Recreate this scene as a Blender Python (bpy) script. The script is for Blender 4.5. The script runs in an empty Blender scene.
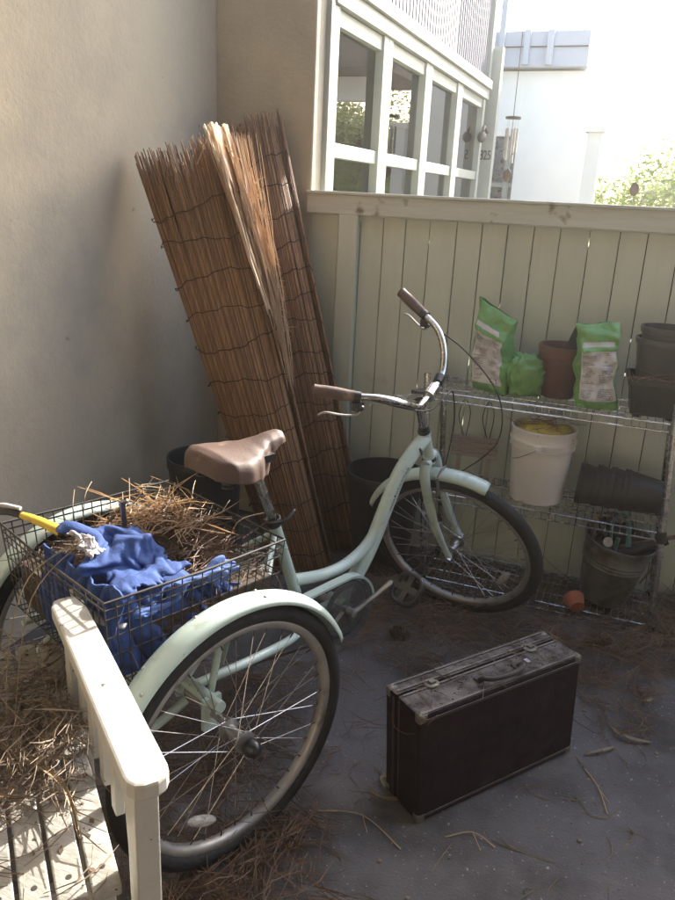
import bpy, bmesh, math, random
from mathutils import Vector, Matrix, noise
R = math.radians
sc = bpy.context.scene
# ------------------------------------------------------------------ camera
YAW, PITCH, ROLL = R(-20.7), R(18.45), R(2.83)
cf = Vector((math.sin(YAW)*math.cos(PITCH), math.cos(YAW)*math.cos(PITCH), -math.sin(PITCH)))
cr = Vector((math.cos(YAW), -math.sin(YAW), 0)); cu = cr.cross(cf)
c_, s_ = math.cos(ROLL), math.sin(ROLL)
r2, u2 = cr*c_+cu*s_, -cr*s_+cu*c_
cam_d = bpy.data.cameras.new('camera'); cam = bpy.data.objects.new('camera', cam_d)
sc.collection.objects.link(cam); sc.camera = cam
cam_d.sensor_fit = 'VERTICAL'; cam_d.sensor_height = 24; cam_d.lens = 24*770/900
cam_d.clip_start = .02; cam_d.clip_end = 500
m = Matrix((r2, u2, -cf)).transposed().to_4x4(); m.translation = Vector((0, 0, 1.5))
cam.matrix_world = m
# ------------------------------------------------------------------ world, sun, exposure
SUN_AZ, SUN_EL = R(18.3), R(29)        # azimuth from +Y towards +X
w = bpy.data.worlds.new('World'); sc.world = w; w.use_nodes = True
nt = w.node_tree; bg = nt.nodes['Background']
sky = nt.nodes.new('ShaderNodeTexSky'); sky.sky_type = 'NISHITA'; sky.sun_disc = False
sky.sun_elevation = SUN_EL; sky.sun_rotation = SUN_AZ; sky.air_density = 1.0; sky.dust_density = 3.0
nt.links.new(sky.outputs[0], bg.inputs[0]); bg.inputs[1].default_value = .15
sl = bpy.data.lights.new('sun', 'SUN'); sl.energy = 3.1; sl.angle = R(.6); sl.color = (1, .93, .82)
so = bpy.data.objects.new('sun', sl); sc.collection.objects.link(so)
sd = Vector((math.sin(SUN_AZ)*math.cos(SUN_EL), math.cos(SUN_AZ)*math.cos(SUN_EL), math.sin(SUN_EL)))
so.rotation_euler = sd.to_track_quat('Z', 'Y').to_euler()
sc.view_settings.view_transform = 'Standard'; sc.view_settings.look = 'None'
sc.view_settings.gamma = 1; sc.view_settings.use_curve_mapping = False
sc.view_settings.exposure = 2.38
sc.cycles.max_bounces = 8; sc.cycles.transparent_max_bounces = 24
try: sc.cycles.use_denoising = True
except Exception: pass
rnd = random.Random(7)
U = rnd.uniform
# ------------------------------------------------------------------ materials
def _s(b, k, v):
    if k in b.inputs: b.inputs[k].default_value = v
def mat(name, c1, c2=None, rough=.6, metal=0, scale=8, bump=0, bscale=60, stretch=(1, 1, 1), spec=.5, island=0,
        contrast=(.35, .65), dirt=None, dscale=4, dthr=(.5, .62), top=None, speck=None, sscale=90, sthr=.7, coat=0, rv=0, alpha=1, trans=0):
    m = bpy.data.materials.new(name); m.use_nodes = True
    N, L = m.node_tree.nodes, m.node_tree.links; b = N['Principled BSDF']
    _s(b, 'Roughness', rough); _s(b, 'Metallic', metal); _s(b, 'Specular IOR Level', spec); _s(b, 'Coat Weight', coat)
    _s(b, 'Alpha', alpha); _s(b, 'Transmission Weight', trans)
    tc = N.new('ShaderNodeTexCoord'); mp = N.new('ShaderNodeMapping'); mp.inputs['Scale'].default_value = stretch
    L.new(tc.outputs['Object'], mp.inputs[0])
    def ramp(src, a, bb, ca=(0, 0, 0, 1), cb=(1, 1, 1, 1)):
        r = N.new('ShaderNodeValToRGB'); r.color_ramp.elements[0].position = a; r.color_ramp.elements[1].position = bb
        r.color_ramp.elements[0].color = ca; r.color_ramp.elements[1].color = cb; L.new(src, r.inputs[0]); return r
    def nz(sc_, det=6, vec=None):
        n = N.new('ShaderNodeTexNoise'); n.inputs['Scale'].default_value = sc_; n.inputs['Detail'].default_value = det
        n.inputs['Roughness'].default_value = .6; L.new(vec or mp.outputs[0], n.inputs['Vector']); return n
    def mix(f, a, bb):
        x = N.new('ShaderNodeMix'); x.data_type = 'RGBA'; L.new(f, x.inputs[0]); 
        for i, v in ((6, a), (7, bb)):
            if isinstance(v, (tuple, list)): x.inputs[i].default_value = (*v, 1)
            else: L.new(v, x.inputs[i])
        return x.outputs[2]
    c2 = c2 or tuple(x*.75 for x in c1)
    if island:
        g = N.new('ShaderNodeNewGeometry'); r = ramp(g.outputs['Random Per Island'], 0, 1)
        col = mix(r.outputs[0], c1, c2)
        n = nz(scale); r = ramp(n.outputs[0], *contrast); r3 = N.new('ShaderNodeMath'); r3.operation = 'MULTIPLY'; r3.inputs[1].default_value = .5
        L.new(r.outputs[0], r3.inputs[0]); col = mix(r3.outputs[0], col, tuple(x*.6 for x in c2))
    else:
        n = nz(scale); r = ramp(n.outputs[0], *contrast); col = mix(r.outputs[0], c1, c2)
    if dirt:
        n = nz(dscale, 9, tc.outputs['Object']); r = ramp(n.outputs[0], *dthr); col = mix(r.outputs[0], col, dirt)
    if speck:
        v = nz(sscale, 2, tc.outputs['Object']); r = ramp(v.outputs[0], sthr, sthr+.03); col = mix(r.outputs[0], col, speck)
    if top:   # dust lying on upward faces
        g = N.new('ShaderNodeNewGeometry'); sx = N.new('ShaderNodeSeparateXYZ'); L.new(g.outputs['Normal'], sx.inputs[0])
        r = ramp(sx.outputs[2], .6, .95); n = nz(25, 8, tc.outputs['Object']); r4 = ramp(n.outputs[0], .3, .62)
        mm = N.new('ShaderNodeMath'); mm.operation = 'MULTIPLY'; L.new(r.outputs[0], mm.inputs[0]); L.new(r4.outputs[0], mm.inputs[1])
        col = mix(mm.outputs[0], col, top)
    L.new(col, b.inputs['Base Color'])
    if rv:
        n = nz(scale*2.3); r = ramp(n.outputs[0], .3, .7, (max(0, rough-rv),)*3+(1,), (min(1, rough+rv),)*3+(1,)); L.new(r.outputs[0], b.inputs['Roughness'])
    if bump:
        n = nz(bscale, 8); bp = N.new('ShaderNodeBump'); bp.inputs['Strength'].default_value = bump; bp.inputs['Distance'].default_value = .01
        L.new(n.outputs[0], bp.inputs['Height']); L.new(bp.outputs[0], b.inputs['Normal'])
    return m
M = {}
M['stucco'] = mat('stucco', (.485, .42, .31), (.41, .355, .265), .9, scale=1.3, bump=.35, bscale=55, dirt=(.31, .28, .225), dscale=1.7, dthr=(.47, .74), speck=(.28, .23, .17), sscale=28, sthr=.74)
M['floor'] = mat('floor', (.145, .134, .132), (.09, .083, .083), .8, scale=3.0, bump=.55, bscale=130, dirt=(.045, .040, .038), dscale=2.6, dthr=(.48, .66), speck=(.34, .32, .30), sscale=85, sthr=.675)
M['fence'] = mat('fence', (.545, .595, .52), (.50, .55, .48), .55, scale=2.5, stretch=(4, 4, .5), bump=.18, bscale=40, island=1, contrast=(.45, .95), dirt=(.33, .315, .25), dscale=3.5, dthr=(.62, .78), speck=(.12, .09, .06), sscale=22, sthr=.76)
M['fence_rail'] = mat('fence_rail', (.55, .58, .53), (.48, .50, .45), .6, scale=6, stretch=(.6, 6, 6), bump=.4, bscale=50, dirt=(.20, .15, .11), dscale=7, dthr=(.60, .68))
M['white_trim'] = mat('white_trim', (.38, .39, .34), (.32, .33, .29), .5, scale=4, bump=.1, dirt=(.40, .36, .28), dscale=6, dthr=(.62, .72))
M['siding'] = mat('siding', (.30, .30, .33), (.24, .24, .27), .6, scale=5, stretch=(1, 1, .2), bump=.1)
M['blue_grey'] = mat('blue_grey', (.46, .50, .56), (.42, .46, .52), .6, scale=5)
M['far_wall'] = mat('far_wall', (.86, .85, .80), (.80, .79, .74), .8, scale=2, bump=.1)
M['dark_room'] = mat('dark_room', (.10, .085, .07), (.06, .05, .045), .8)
M['curtain'] = mat('curtain', (.45, .40, .32), (.36, .32, .26), .9, scale=6, stretch=(1, 8, .3))
M['mint'] = mat('mint', (.49, .60, .555), (.44, .545, .50), .32, scale=5, coat=.4, rv=.1, dirt=(.33, .38, .32), dscale=14, dthr=(.62, .72), speck=(.10, .09, .07), sscale=60, sthr=.735, bump=.04, bscale=30)
M['chrome'] = mat('chrome', (.62, .61, .60), (.45, .43, .41), .24, metal=1, scale=20, rv=.12, dirt=(.22, .15, .10), dscale=30, dthr=(.72, .80))
M['alu'] = mat('alu', (.50, .49, .48), (.38, .36, .35), .42, metal=.9, scale=12, rv=.12, dirt=(.15, .11, .08), dscale=20, dthr=(.6, .7))
M['rim'] = mat('rim', (.42, .40, .38), (.30, .285, .27), .45, metal=.55, scale=9, rv=.1, dirt=(.20, .16, .12), dscale=18, dthr=(.58, .7))
M['zinc'] = mat('zinc', (.36, .37, .38), (.27, .28, .29), .38, metal=1, scale=20, rv=.15, dirt=(.10, .08, .06), dscale=15, dthr=(.55, .68))
M['galv'] = mat('galv', (.22, .23, .23), (.15, .155, .155), .5, metal=.7, scale=10, rv=.15, bump=.1, bscale=20, dirt=(.10, .08, .065), dscale=9, dthr=(.5, .65))
M['spoke'] = mat('spoke', (.50, .48, .46), (.35, .32, .30), .35, metal=1, scale=40)
M['rubber'] = mat('rubber', (.007, .007, .008), (.012, .0115, .011), .75, scale=14, bump=.3, bscale=140, dirt=(.028, .024, .021), dscale=9, dthr=(.62, .78))
M['black'] = mat('black', (.010, .010, .011), (.018, .017, .017), .4, scale=14, rv=.12, top=(.04, .035, .03))
M['wire'] = mat('wire', (.012, .012, .013), (.035, .025, .02), .55, scale=60, rv=.1)
M['brown_vinyl'] = mat('brown_vinyl', (.098, .056, .041), (.072, .041, .031), .6, scale=7, rv=.08, bump=.12, bscale=130, dirt=(.30, .21, .16), dscale=13, dthr=(.6, .75), speck=(.06, .035, .025), sscale=55, sthr=.74)
M['reed'] = mat('reed', (.50, .285, .145), (.17, .088, .048), .65, scale=14, stretch=(6, 6, .8), island=1, bump=.3, bscale=90)
M['reed_pale'] = mat('reed_pale', (.74, .60, .44), (.46, .32, .20), .6, scale=14, island=1)
M['tie'] = mat('tie', (.05, .032, .022), (.03, .02, .015), .8)
M['needle'] = mat('needle', (.24, .15, .095), (.10, .058, .038), .6, scale=9, island=1)
M['needle_grey'] = mat('needle_grey', (.31, .235, .17), (.14, .10, .072), .65, scale=9, island=1)
M['leaf'] = mat('leaf', (.34, .27, .16), (.20, .14, .08), .6, scale=20, island=1)
M['white_wood'] = mat('white_wood', (.43, .42, .385), (.36, .35, .32), .45, scale=6, rv=.1, bump=.12, bscale=40, dirt=(.36, .34, .29), dscale=9, dthr=(.54, .68), speck=(.10, .08, .06), sscale=45, sthr=.70)
M['seat_wood'] = mat('seat_wood', (.44, .43, .40), (.33, .32, .29), .6, scale=9, stretch=(.6, 2, 2), bump=.3, bscale=50, island=1, dirt=(.20, .19, .165), dscale=11, dthr=(.47, .64), speck=(.05, .04, .03), sscale=50, sthr=.68)
M['case'] = mat('case', (.009, .0042, .0055), (.016, .0058, .0072), .7, spec=.18, scale=8, rv=.12, bump=.25, bscale=160, dirt=(.028, .023, .023), dscale=7, dthr=(.60, .75), top=(.145, .13, .125))
M['case_edge'] = mat('case_edge', (.035, .022, .02), (.02, .013, .012), .6, scale=20, top=(.16, .14, .13), bump=.3, bscale=120)
M['handle_leather'] = mat('handle_leather', (.022, .016, .016), (.035, .027, .025), .6, scale=30)
M['brass_old'] = mat('brass_old', (.19, .17, .14), (.10, .088, .07), .5, metal=.45, scale=40, rv=.15)
M['blue_cloth'] = mat('blue_cloth', (.032, .075, .25), (.022, .055, .19), .85, scale=9, bump=.35, bscale=45, dirt=(.10, .14, .28), dscale=12, dthr=(.62, .78))
M['blue_pale'] = mat('blue_pale', (.075, .14, .36), (.05, .10, .28), .8, scale=9, bump=.3, bscale=45)
M['lining'] = mat('lining', (.50, .48, .48), (.32, .30, .32), .85, scale=18, bump=.4, bscale=60)
M['yellow'] = mat('yellow', (.62, .44, .045), (.50, .35, .04), .45, scale=12, dirt=(.28, .22, .10), dscale=20, dthr=(.6, .7))
M['yellow_cloth'] = mat('yellow_cloth', (.68, .52, .10), (.52, .40, .08), .8, scale=20, bump=.4, bscale=60)
M['bag_green'] = mat('bag_green', (.18, .39, .13), (.13, .30, .10), .38, scale=14, bump=.9, bscale=22, rv=.1, dirt=(.24, .34, .20), dscale=10, dthr=(.6, .75))
M['bag_label'] = mat('bag_label', (.60, .60, .62), (.51, .51, .53), .45, scale=18, bump=.7, bscale=22)
M['ink'] = mat('ink', (.17, .165, .18), (.13, .125, .14), .6)
M['ink_dark'] = mat('ink_dark', (.05, .05, .06), None, .6)
M['brown_pot'] = mat('brown_pot', (.115, .055, .045), (.085, .042, .035), .6, scale=8, dirt=(.20, .13, .10), dscale=9, dthr=(.6, .75))
M['grey_pot'] = mat('grey_pot', (.045, .047, .055), (.032, .033, .04), .45, scale=8, dirt=(.13, .12, .12), dscale=9, dthr=(.6, .78))
M['black_pot'] = mat('black_pot', (.009, .010, .011), (.013, .013, .013), .5, scale=8, top=(.035, .03, .025))
M['white_plastic'] = mat('white_plastic', (.72, .71, .70), (.63, .615, .605), .42, scale=5, rv=.08, dirt=(.48, .45, .43), dscale=8, dthr=(.60, .78))
M['teal'] = mat('teal', (.03, .17, .16), (.025, .12, .12), .45)
M['old_wood'] = mat('old_wood', (.22, .16, .115), (.13, .095, .07), .8, scale=15, stretch=(8, 8, 1), bump=.4)
M['slat_wood'] = mat('slat_wood', (.36, .32, .31), (.27, .24, .23), .8, scale=12, stretch=(1, 8, 8), bump=.3)
M['terra'] = mat('terra', (.42, .13, .06), (.32, .10, .05), .6, scale=14)
M['cone'] = mat('cone', (.16, .105, .07), (.075, .047, .033), .8, island=1)
M['reflector'] = mat('reflector', (.50, .49, .46), (.38, .37, .35), .2, scale=60, bump=.6, bscale=200, coat=.5)
M['film'] = mat('film', (.55, .54, .52), (.42, .41, .4), .2, scale=20, bump=.8, bscale=60, alpha=.55)
M['soil'] = mat('soil', (.09, .065, .045), (.05, .036, .026), .95, scale=20, bump=.5)
M['earth'] = mat('earth', (.30, .27, .22), (.22, .2, .16), .95, scale=2)
M['bark'] = mat('bark', (.14, .10, .075), (.08, .06, .045), .9, scale=9, bump=.6, stretch=(3, 3, .6))
M['foliage'] = mat('foliage', (.11, .14, .045), (.06, .085, .028), .55, scale=3, island=1)
M['hubcap'] = mat('hubcap', (.018, .018, .02), None, .35)
M['digits'] = mat('digits', (.05, .045, .04), None, .5)
M['bronze'] = mat('bronze', (.12, .09, .07), None, .45, metal=.6)
def glass_mat():
    m = bpy.data.materials.new('window_glass'); m.use_nodes = True; N, L = m.node_tree.nodes, m.node_tree.links
    N.remove(N['Principled BSDF']); o = N['Material Output']
    t = N.new('ShaderNodeBsdfTransparent'); t.inputs[0].default_value = (.8, .84, .82, 1)
    g = N.new('ShaderNodeBsdfGlossy'); g.inputs['Roughness'].default_value = .01
    f = N.new('ShaderNodeFresnel'); f.inputs[0].default_value = 3.2; x = N.new('ShaderNodeMixShader')
    L.new(f.outputs[0], x.inputs[0]); L.new(t.outputs[0], x.inputs[1]); L.new(g.outputs[0], x.inputs[2]); L.new(x.outputs[0], o.inputs[0]); return m
M['glass'] = glass_mat()
def straw():
    m = M['reed_pale']; N, L = m.node_tree.nodes, m.node_tree.links; t = N.new('ShaderNodeBsdfTranslucent'); t.inputs[0].default_value = (.85, .68, .48, 1)
    x = N.new('ShaderNodeMixShader'); x.inputs[0].default_value = .5; L.new(N['Principled BSDF'].outputs[0], x.inputs[1]); L.new(t.outputs[0], x.inputs[2]); L.new(x.outputs[0], N['Material Output'].inputs[0])
straw()
def leafy():
    m = M['foliage']; N, L = m.node_tree.nodes, m.node_tree.links; t = N.new('ShaderNodeBsdfTranslucent'); t.inputs[0].default_value = (.30, .40, .10, 1)
    x = N.new('ShaderNodeMixShader'); x.inputs[0].default_value = .4; L.new(N['Principled BSDF'].outputs[0], x.inputs[1]); L.new(t.outputs[0], x.inputs[2]); L.new(x.outputs[0], N['Material Output'].inputs[0])
leafy()
def guard_mat():
    m = bpy.data.materials.new('smoked_plastic'); m.use_nodes = True; N, L = m.node_tree.nodes, m.node_tree.links
    b = N['Principled BSDF']; _s(b, 'Base Color', (.09, .095, .10, 1)); _s(b, 'Roughness', .2); _s(b, 'Alpha', .38); return m
M['smoked'] = guard_mat()
# ------------------------------------------------------------------ mesh builder
class MB:
    def __init__(s): s.v = []; s.f = []; s.mi = []; s.cur = 0
    def add(s, vs, fs):
        o = len(s.v); s.v += [tuple(p) for p in vs]; s.f += [tuple(i+o for i in f) for f in fs]; s.mi += [s.cur]*len(fs); return s
    def box(s, c, d, rot=None, taper=1):
        x, y, z = d[0]/2, d[1]/2, d[2]/2; c = Vector(c); vs = []
        for k in (-1, 1):
            t = taper if k > 0 else 1
            for a, b in ((-1, -1), (1, -1), (1, 1), (-1, 1)):
                p = Vector((a*x*t, b*y*t, k*z)); vs.append(c+(rot @ p if rot else p))
        return s.add(vs, [(3, 2, 1, 0), (4, 5, 6, 7), (0, 1, 5, 4), (1, 2, 6, 5), (2, 3, 7, 6), (3, 0, 4, 7)])
    def bar(s, a, b, wd, h, up=Vector((0, 0, 1))):
        a, b = Vector(a), Vector(b); d = b-a; x = d.normalized(); y = up.cross(x).normalized(); z = x.cross(y)
        return s.box((a+b)/2, (d.length, wd, h), Matrix((x, y, z)).transposed())
    def tube(s, pts, r, n=8, closed=False, caps=True, flat=None):
        P = [Vector(p) for p in pts]; k = len(P); rr = r if isinstance(r, (list, tuple)) else [r]*k
        T = []
        for i in range(k):
            if closed: t = P[(i+1) % k]-P[i-1]
            else: t = P[min(i+1, k-1)]-P[max(i-1, 0)]
            T.append(t.normalized() if t.length > 1e-9 else Vector((0, 0, 1)))
        up = Vector((0, 0, 1)) if abs(T[0].z) < .9 else Vector((1, 0, 0))
        nrm = (up-T[0]*up.dot(T[0])).normalized(); vs = []
        for i in range(k):
            nrm = nrm-T[i]*nrm.dot(T[i]); nrm = nrm.normalized() if nrm.length > 1e-6 else T[i].orthogonal().normalized()
            bn = T[i].cross(nrm)
            for j in range(n):
                a = 2*math.pi*j/n; vs.append(P[i]+(nrm*math.cos(a)*(flat or 1)+bn*math.sin(a))*rr[i])
        fs = []
        for i in range(k if closed else k-1):
            for j in range(n):
                a, b = i*n+j, i*n+(j+1) % n; c, d = ((i+1) % k)*n+(j+1) % n, ((i+1) % k)*n+j; fs.append((a, b, c, d))
        if not closed and caps: fs += [tuple(range(n-1, -1, -1)), tuple((k-1)*n+j for j in range(n))]
        return s.add(vs, fs)
    def lathe(s, prof, c=(0, 0, 0), axis=None, n=32, closed=False, ex=(1, 1)):
        c = Vector(c); q = axis if axis else Matrix.Identity(3); vs = []; k = len(prof)
        for r_, z in prof:
            for j in range(n):
                a = 2*math.pi*j/n; vs.append(c+q @ Vector((r_*math.cos(a)*ex[0], r_*math.sin(a)*ex[1], z)))
        fs = []
        for i in range(k if closed else k-1):
            for j in range(n): fs.append((i*n+j, i*n+(j+1) % n, ((i+1) % k)*n+(j+1) % n, ((i+1) % k)*n+j))
        return s.add(vs, fs)
    def ell(s, c, d, rot=None, n=16):
        c = Vector(c); vs = []; m_ = n//2
        for i in range(m_+1):
            th = math.pi*i/m_
            for j in range(n):
                a = 2*math.pi*j/n; p = Vector((d[0]*math.sin(th)*math.cos(a), d[1]*math.sin(th)*math.sin(a), d[2]*math.cos(th)))
                vs.append(c+(rot @ p if rot else p))
        return s.add(vs, [(i*n+j, (i+1)*n+j, (i+1)*n+(j+1) % n, i*n+(j+1) % n) for i in range(m_) for j in range(n)])
    def grid(s, nu, nv, fn):
        return s.add([fn(i/(nu-1), j/(nv-1)) for i in range(nu) for j in range(nv)],
                     [(i*nv+j, (i+1)*nv+j, (i+1)*nv+j+1, i*nv+j+1) for i in range(nu-1) for j in range(nv-1)])
    def build(s, name, mt, parent=None, smooth=False, bevel=0, loc=None, solid=0, sub=0):
        me = bpy.data.meshes.new(name); me.from_pydata(s.v, [], s.f)
        mts = mt if isinstance(mt, list) else [mt]
        for q in mts: me.materials.append(q)
        if len(mts) > 1: me.polygons.foreach_set('material_index', s.mi)
        if smooth: me.polygons.foreach_set('use_smooth', [True]*len(me.polygons))
        me.update(); o = bpy.data.objects.new(name, me); sc.collection.objects.link(o)
        if parent: o.parent = parent
        if loc: o.location = loc
        if solid: q = o.modifiers.new('s', 'SOLIDIFY'); q.thickness = solid; q.offset = 0
        if bevel:
            q = o.modifiers.new('b', 'BEVEL'); q.width = bevel; q.segments = 2; q.limit_method = 'ANGLE'; q.angle_limit = R(40); q.harden_normals = False
        if sub: q = o.modifiers.new('u', 'SUBSURF'); q.levels = sub; q.render_levels = sub
        if smooth and (bevel or smooth == 2):
            try: me.set_sharp_from_angle(angle=R(40))
            except Exception: pass
        return o
def spl(pts, n=6, closed=False):
    P = [Vector(p) for p in pts]; k = len(P); out = []
    for i in range(k if closed else k-1):
        g = (lambda q: P[q % k]) if closed else (lambda q: P[max(0, min(k-1, q))])
        a, b, c, d = g(i-1), g(i), g(i+1), g(i+2)
        for t in range(n):
            t /= n; out.append(.5*((2*b)+(c-a)*t+(2*a-5*b+4*c-d)*t*t+(3*b-a-3*c+d)*t**3))
    if not closed: out.append(P[-1])
    return out
def tag(o, label, cat, group=None, kind=None):
    o['label'] = label; o['category'] = cat
    if group: o['group'] = group
    if kind: o['kind'] = kind
    return o
def thing(name, label, cat, loc=(0, 0, 0), rz=0, group=None):
    o = bpy.data.objects.new(name, None); sc.collection.objects.link(o); o.location = loc; o.rotation_euler = (0, 0, rz)
    o.empty_display_size = .05
    return tag(o, label, cat, group)
def struct(o): o['kind'] = 'structure'; return o
# ------------------------------------------------------------------ structure: ground, floor
b = MB(); b.box((0, 0, -.13), (160, 160, .02)); struct(b.build('ground', M['earth']))
b = MB(); b.grid(90, 90, lambda u, v: Vector((-1.9+u*6, -3+v*6.2, .004*noise.noise((u*14, v*14, 0))*0)))
b.box((1.1, .1, -.052), (6, 6.2, .1)); struct(b.build('patio_floor', M['floor']))
# stucco walls
W = -1.79; E = -1.345
b = MB(); b.box((W-.1, .05, 1.9), (.2, 6.1, 3.8)); o = b.build('stucco_wall', M['stucco'], bevel=.006)
tag(o, 'tall cream stucco wall beside the basket, running up to the reed rolls', 'wall')
b = MB(); b.box((1.0, -3.1, 1.9), (5.8, .2, 3.8)); o = b.build('rear_bounce_wall', M['stucco'])  # unseen wall added behind the camera for bounce light
tag(o, 'unseen cream stucco wall added behind the viewer to bounce light', 'wall')
b = MB(); b.box((4.0, -.1, 1.65), (.16, 5.8, 3.4)); o = b.build('side_shade_wall', M['stucco'])  # unseen wall added to cut light from the open right side
tag(o, 'unseen cream stucco wall added to block light from the right of the patio', 'wall')
b = MB(); b.box((1.0, -.55, 3.45), (5.9, 4.7, .16)); o = b.build('shade_slab', M['stucco'])  # unseen slab added overhead to darken the patio
tag(o, 'unseen balcony slab added over the near patio to block sky light', 'balcony')
# house beyond, with window wall
H = thing('window_house', 'cream stucco house with a long row of white windows beyond the fence', 'house', (E, 3.1, 0))
def hp(x, y, z): return Vector((x-E, y-3.1, z))
def hbox(name, x0, x1, y0, y1, z0, z1, mt, bevel=.003, parent=None):
    q = MB(); q.box(hp((x0+x1)/2, (y0+y1)/2, (z0+z1)/2), (x1-x0, y1-y0, z1-z0)); return q.build(name, mt, parent or H, bevel=bevel)
hbox('end_wall', W-.2, E, 3.1, 3.2, 0, 4.2, M['stucco'], .006)
hbox('lower_wall', E-.12, E-.01, 3.2, 6.33, 0, 1.45, M['stucco'])
hbox('corner_trim', E-.10, E+.022, 3.195, 3.235, 1.45, 2.36, M['white_trim'])
hbox('sill', E-.10, E+.035, 3.236, 6.36, 1.40, 1.47, M['white_trim'])
hbox('head_trim', E-.10, E+.03, 3.236, 6.36, 2.223, 2.29, M['white_trim'])
hbox('upper_trim', E-.10, E+.05, 3.236, 6.36, 2.292, 2.35, M['white_trim'])
q = MB(); q.box(hp(E-.07, 4.78, 3.27), (.1, 3.16, 1.84))
y = 3.22
while y < 5.35: q.box(hp(E-.01, y, 3.27), (.022, .034, 1.836)); y += .058
while y < 6.33: q.box(hp(E-.012, y, 3.27), (.014, .014, 1.834)); y += .058
q.build('fluted_siding', M['siding'], H)
hbox('corner_board', E-.1, E+.02, 6.335, 6.42, 2.352, 4.19, M['white_trim'])
hbox('roof', W-.4, E+.05, 3.25, 6.9, 4.2, 4.35, M['blue_grey'])
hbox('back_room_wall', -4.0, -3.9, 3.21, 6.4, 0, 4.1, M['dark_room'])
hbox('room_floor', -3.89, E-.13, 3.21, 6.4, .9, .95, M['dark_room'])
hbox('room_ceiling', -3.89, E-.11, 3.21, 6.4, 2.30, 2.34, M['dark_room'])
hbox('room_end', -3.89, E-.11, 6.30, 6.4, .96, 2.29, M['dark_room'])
for yy in (3.6, 4.45, 5.2): MB().grid(40, 2, lambda u, v: hp(E-.25+.02*math.sin(u*60), yy+u*.3, 1.3+v*.98)).build('curtain', M['curtain'], H, smooth=True)
WY = [(3.238, 3.955), (3.957, 4.715), (4.717, 5.50), (5.502, 6.33)]
for (y0, y1) in WY:
    q = MB()
    for yy in (y0+.035, y1-.035): q.box(hp(E-.02, yy, 1.846), (.07, .068, .75))
    for z0, z1 in ((1.473, 1.50), (1.645, 1.705), (2.155, 2.219)): q.box(hp(E-.022, (y0+y1)/2, (z0+z1)/2), (.05, y1-y0-.14, z1-z0))
    wi = q.build('window', M['white_trim'], H, bevel=.003)
    for z0, z1 in ((1.50, 1.645), (1.705, 2.155)):
        g = MB(); g.box(hp(E-.03, (y0+y1)/2, (z0+z1)/2), (.005, y1-y0-.14, z1-z0)); g.build('pane', M['glass'], wi)
hbox('corner_post', E-.08, E+.085, 6.43, 6.52, 0, 2.6, M['white_trim'])
fc = bpy.data.curves.new('digits', 'FONT'); fc.body = '825'; fc.size = .10; fc.extrude = .004; fc.align_x = 'CENTER'
ft = bpy.data.objects.new('digits', fc); sc.collection.objects.link(ft); bpy.context.view_layer.update()
fm = bpy.data.meshes.new_from_object(ft.evaluated_get(bpy.context.evaluated_depsgraph_get())); bpy.data.objects.remove(ft); fm.materials.clear(); fm.materials.append(M['digits'])
fo = bpy.data.objects.new('house_number', fm); sc.collection.objects.link(fo); fo.parent = H; fo.location = hp(E+.032, 6.422, 1.80); fo.rotation_euler = (R(90), 0, 0); fo.scale = (.62, 1, 1)
q = MB(); q.tube([hp(E+.03, 6.42, 2.0), hp(E+.03, 6.30, 2.03), hp(E+.03, 6.24, 1.98)], .012, 8); q.ell(hp(E+.03, 6.24, 1.95), (.035, .035, .04)); q.build('wall_lamp', M['brass_old'], H, smooth=True)
# entry house
H2 = thing('entry_house', 'pale rendered house with a grey panelled door and blue grey balcony edge', 'house', (-1.3, 7.6, 0))
def h2(name, x0, x1, y0, y1, z0, z1, mt, parent=None, bevel=.003):
    q = MB(); q.box(Vector(((x0+x1)/2+1.3, (y0+y1)/2-7.6, (z0+z1)/2)), (x1-x0, y1-y0, z1-z0)); return q.build(name, mt, parent or H2, bevel=bevel)
h2('wall', -1.28, -.55, 7.6, 7.8, 0, 2.6, M['far_wall']); h2('wall', -3.5, -1.52, 7.6, 7.8, 0, 2.6, M['far_wall']); h2('lintel', -1.52, -1.28, 7.6, 7.8, 2.06, 2.6, M['far_wall'])
dr = h2('door', -1.52, -1.28, 7.66, 7.70, 0, 2.06, M['zinc'])
h2('door_frame', -1.50, -1.28, 7.63, 7.655, 1.62, 1.66, M['white_trim'], dr); h2('door_frame', -1.37, -1.32, 7.62, 7.655, 0, 2.03, M['white_trim'], dr)
bl = h2('balcony_edge', -1.9, -.74, 7.5, 8.6, 2.62, 2.90, M['blue_grey'])
for x in (-1.48, -1.26, -1.06): h2('balcony_bracket', x-.025, x+.025, 7.44, 7.498, 2.63, (4.0 if x < -1.4 else 2.90), M['blue_grey'])
h2('balcony_line', -1.9, -.75, 7.488, 7.499, 2.77, 2.78, M['bronze'])
# porch post
o = MB().box((0, 0, 1.03), (.11, .11, 2.3)).box((0, 0, 2.2), (.16, .16, .05)).build('porch_post', M['far_wall'], bevel=.005, loc=(-.55, 7.0, -.12))
tag(o, 'cream square porch post rising beyond the right part of the fence', 'post')
o = MB().box((2.2, 0, 2.45), (6.2, .14, .22)).build('porch_beam', M['blue_grey'], bevel=.005, loc=(-1.2, 5.5, 1.9)); 
tag(o, 'blue grey timber beam crossing high above the entry court', 'beam')
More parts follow.
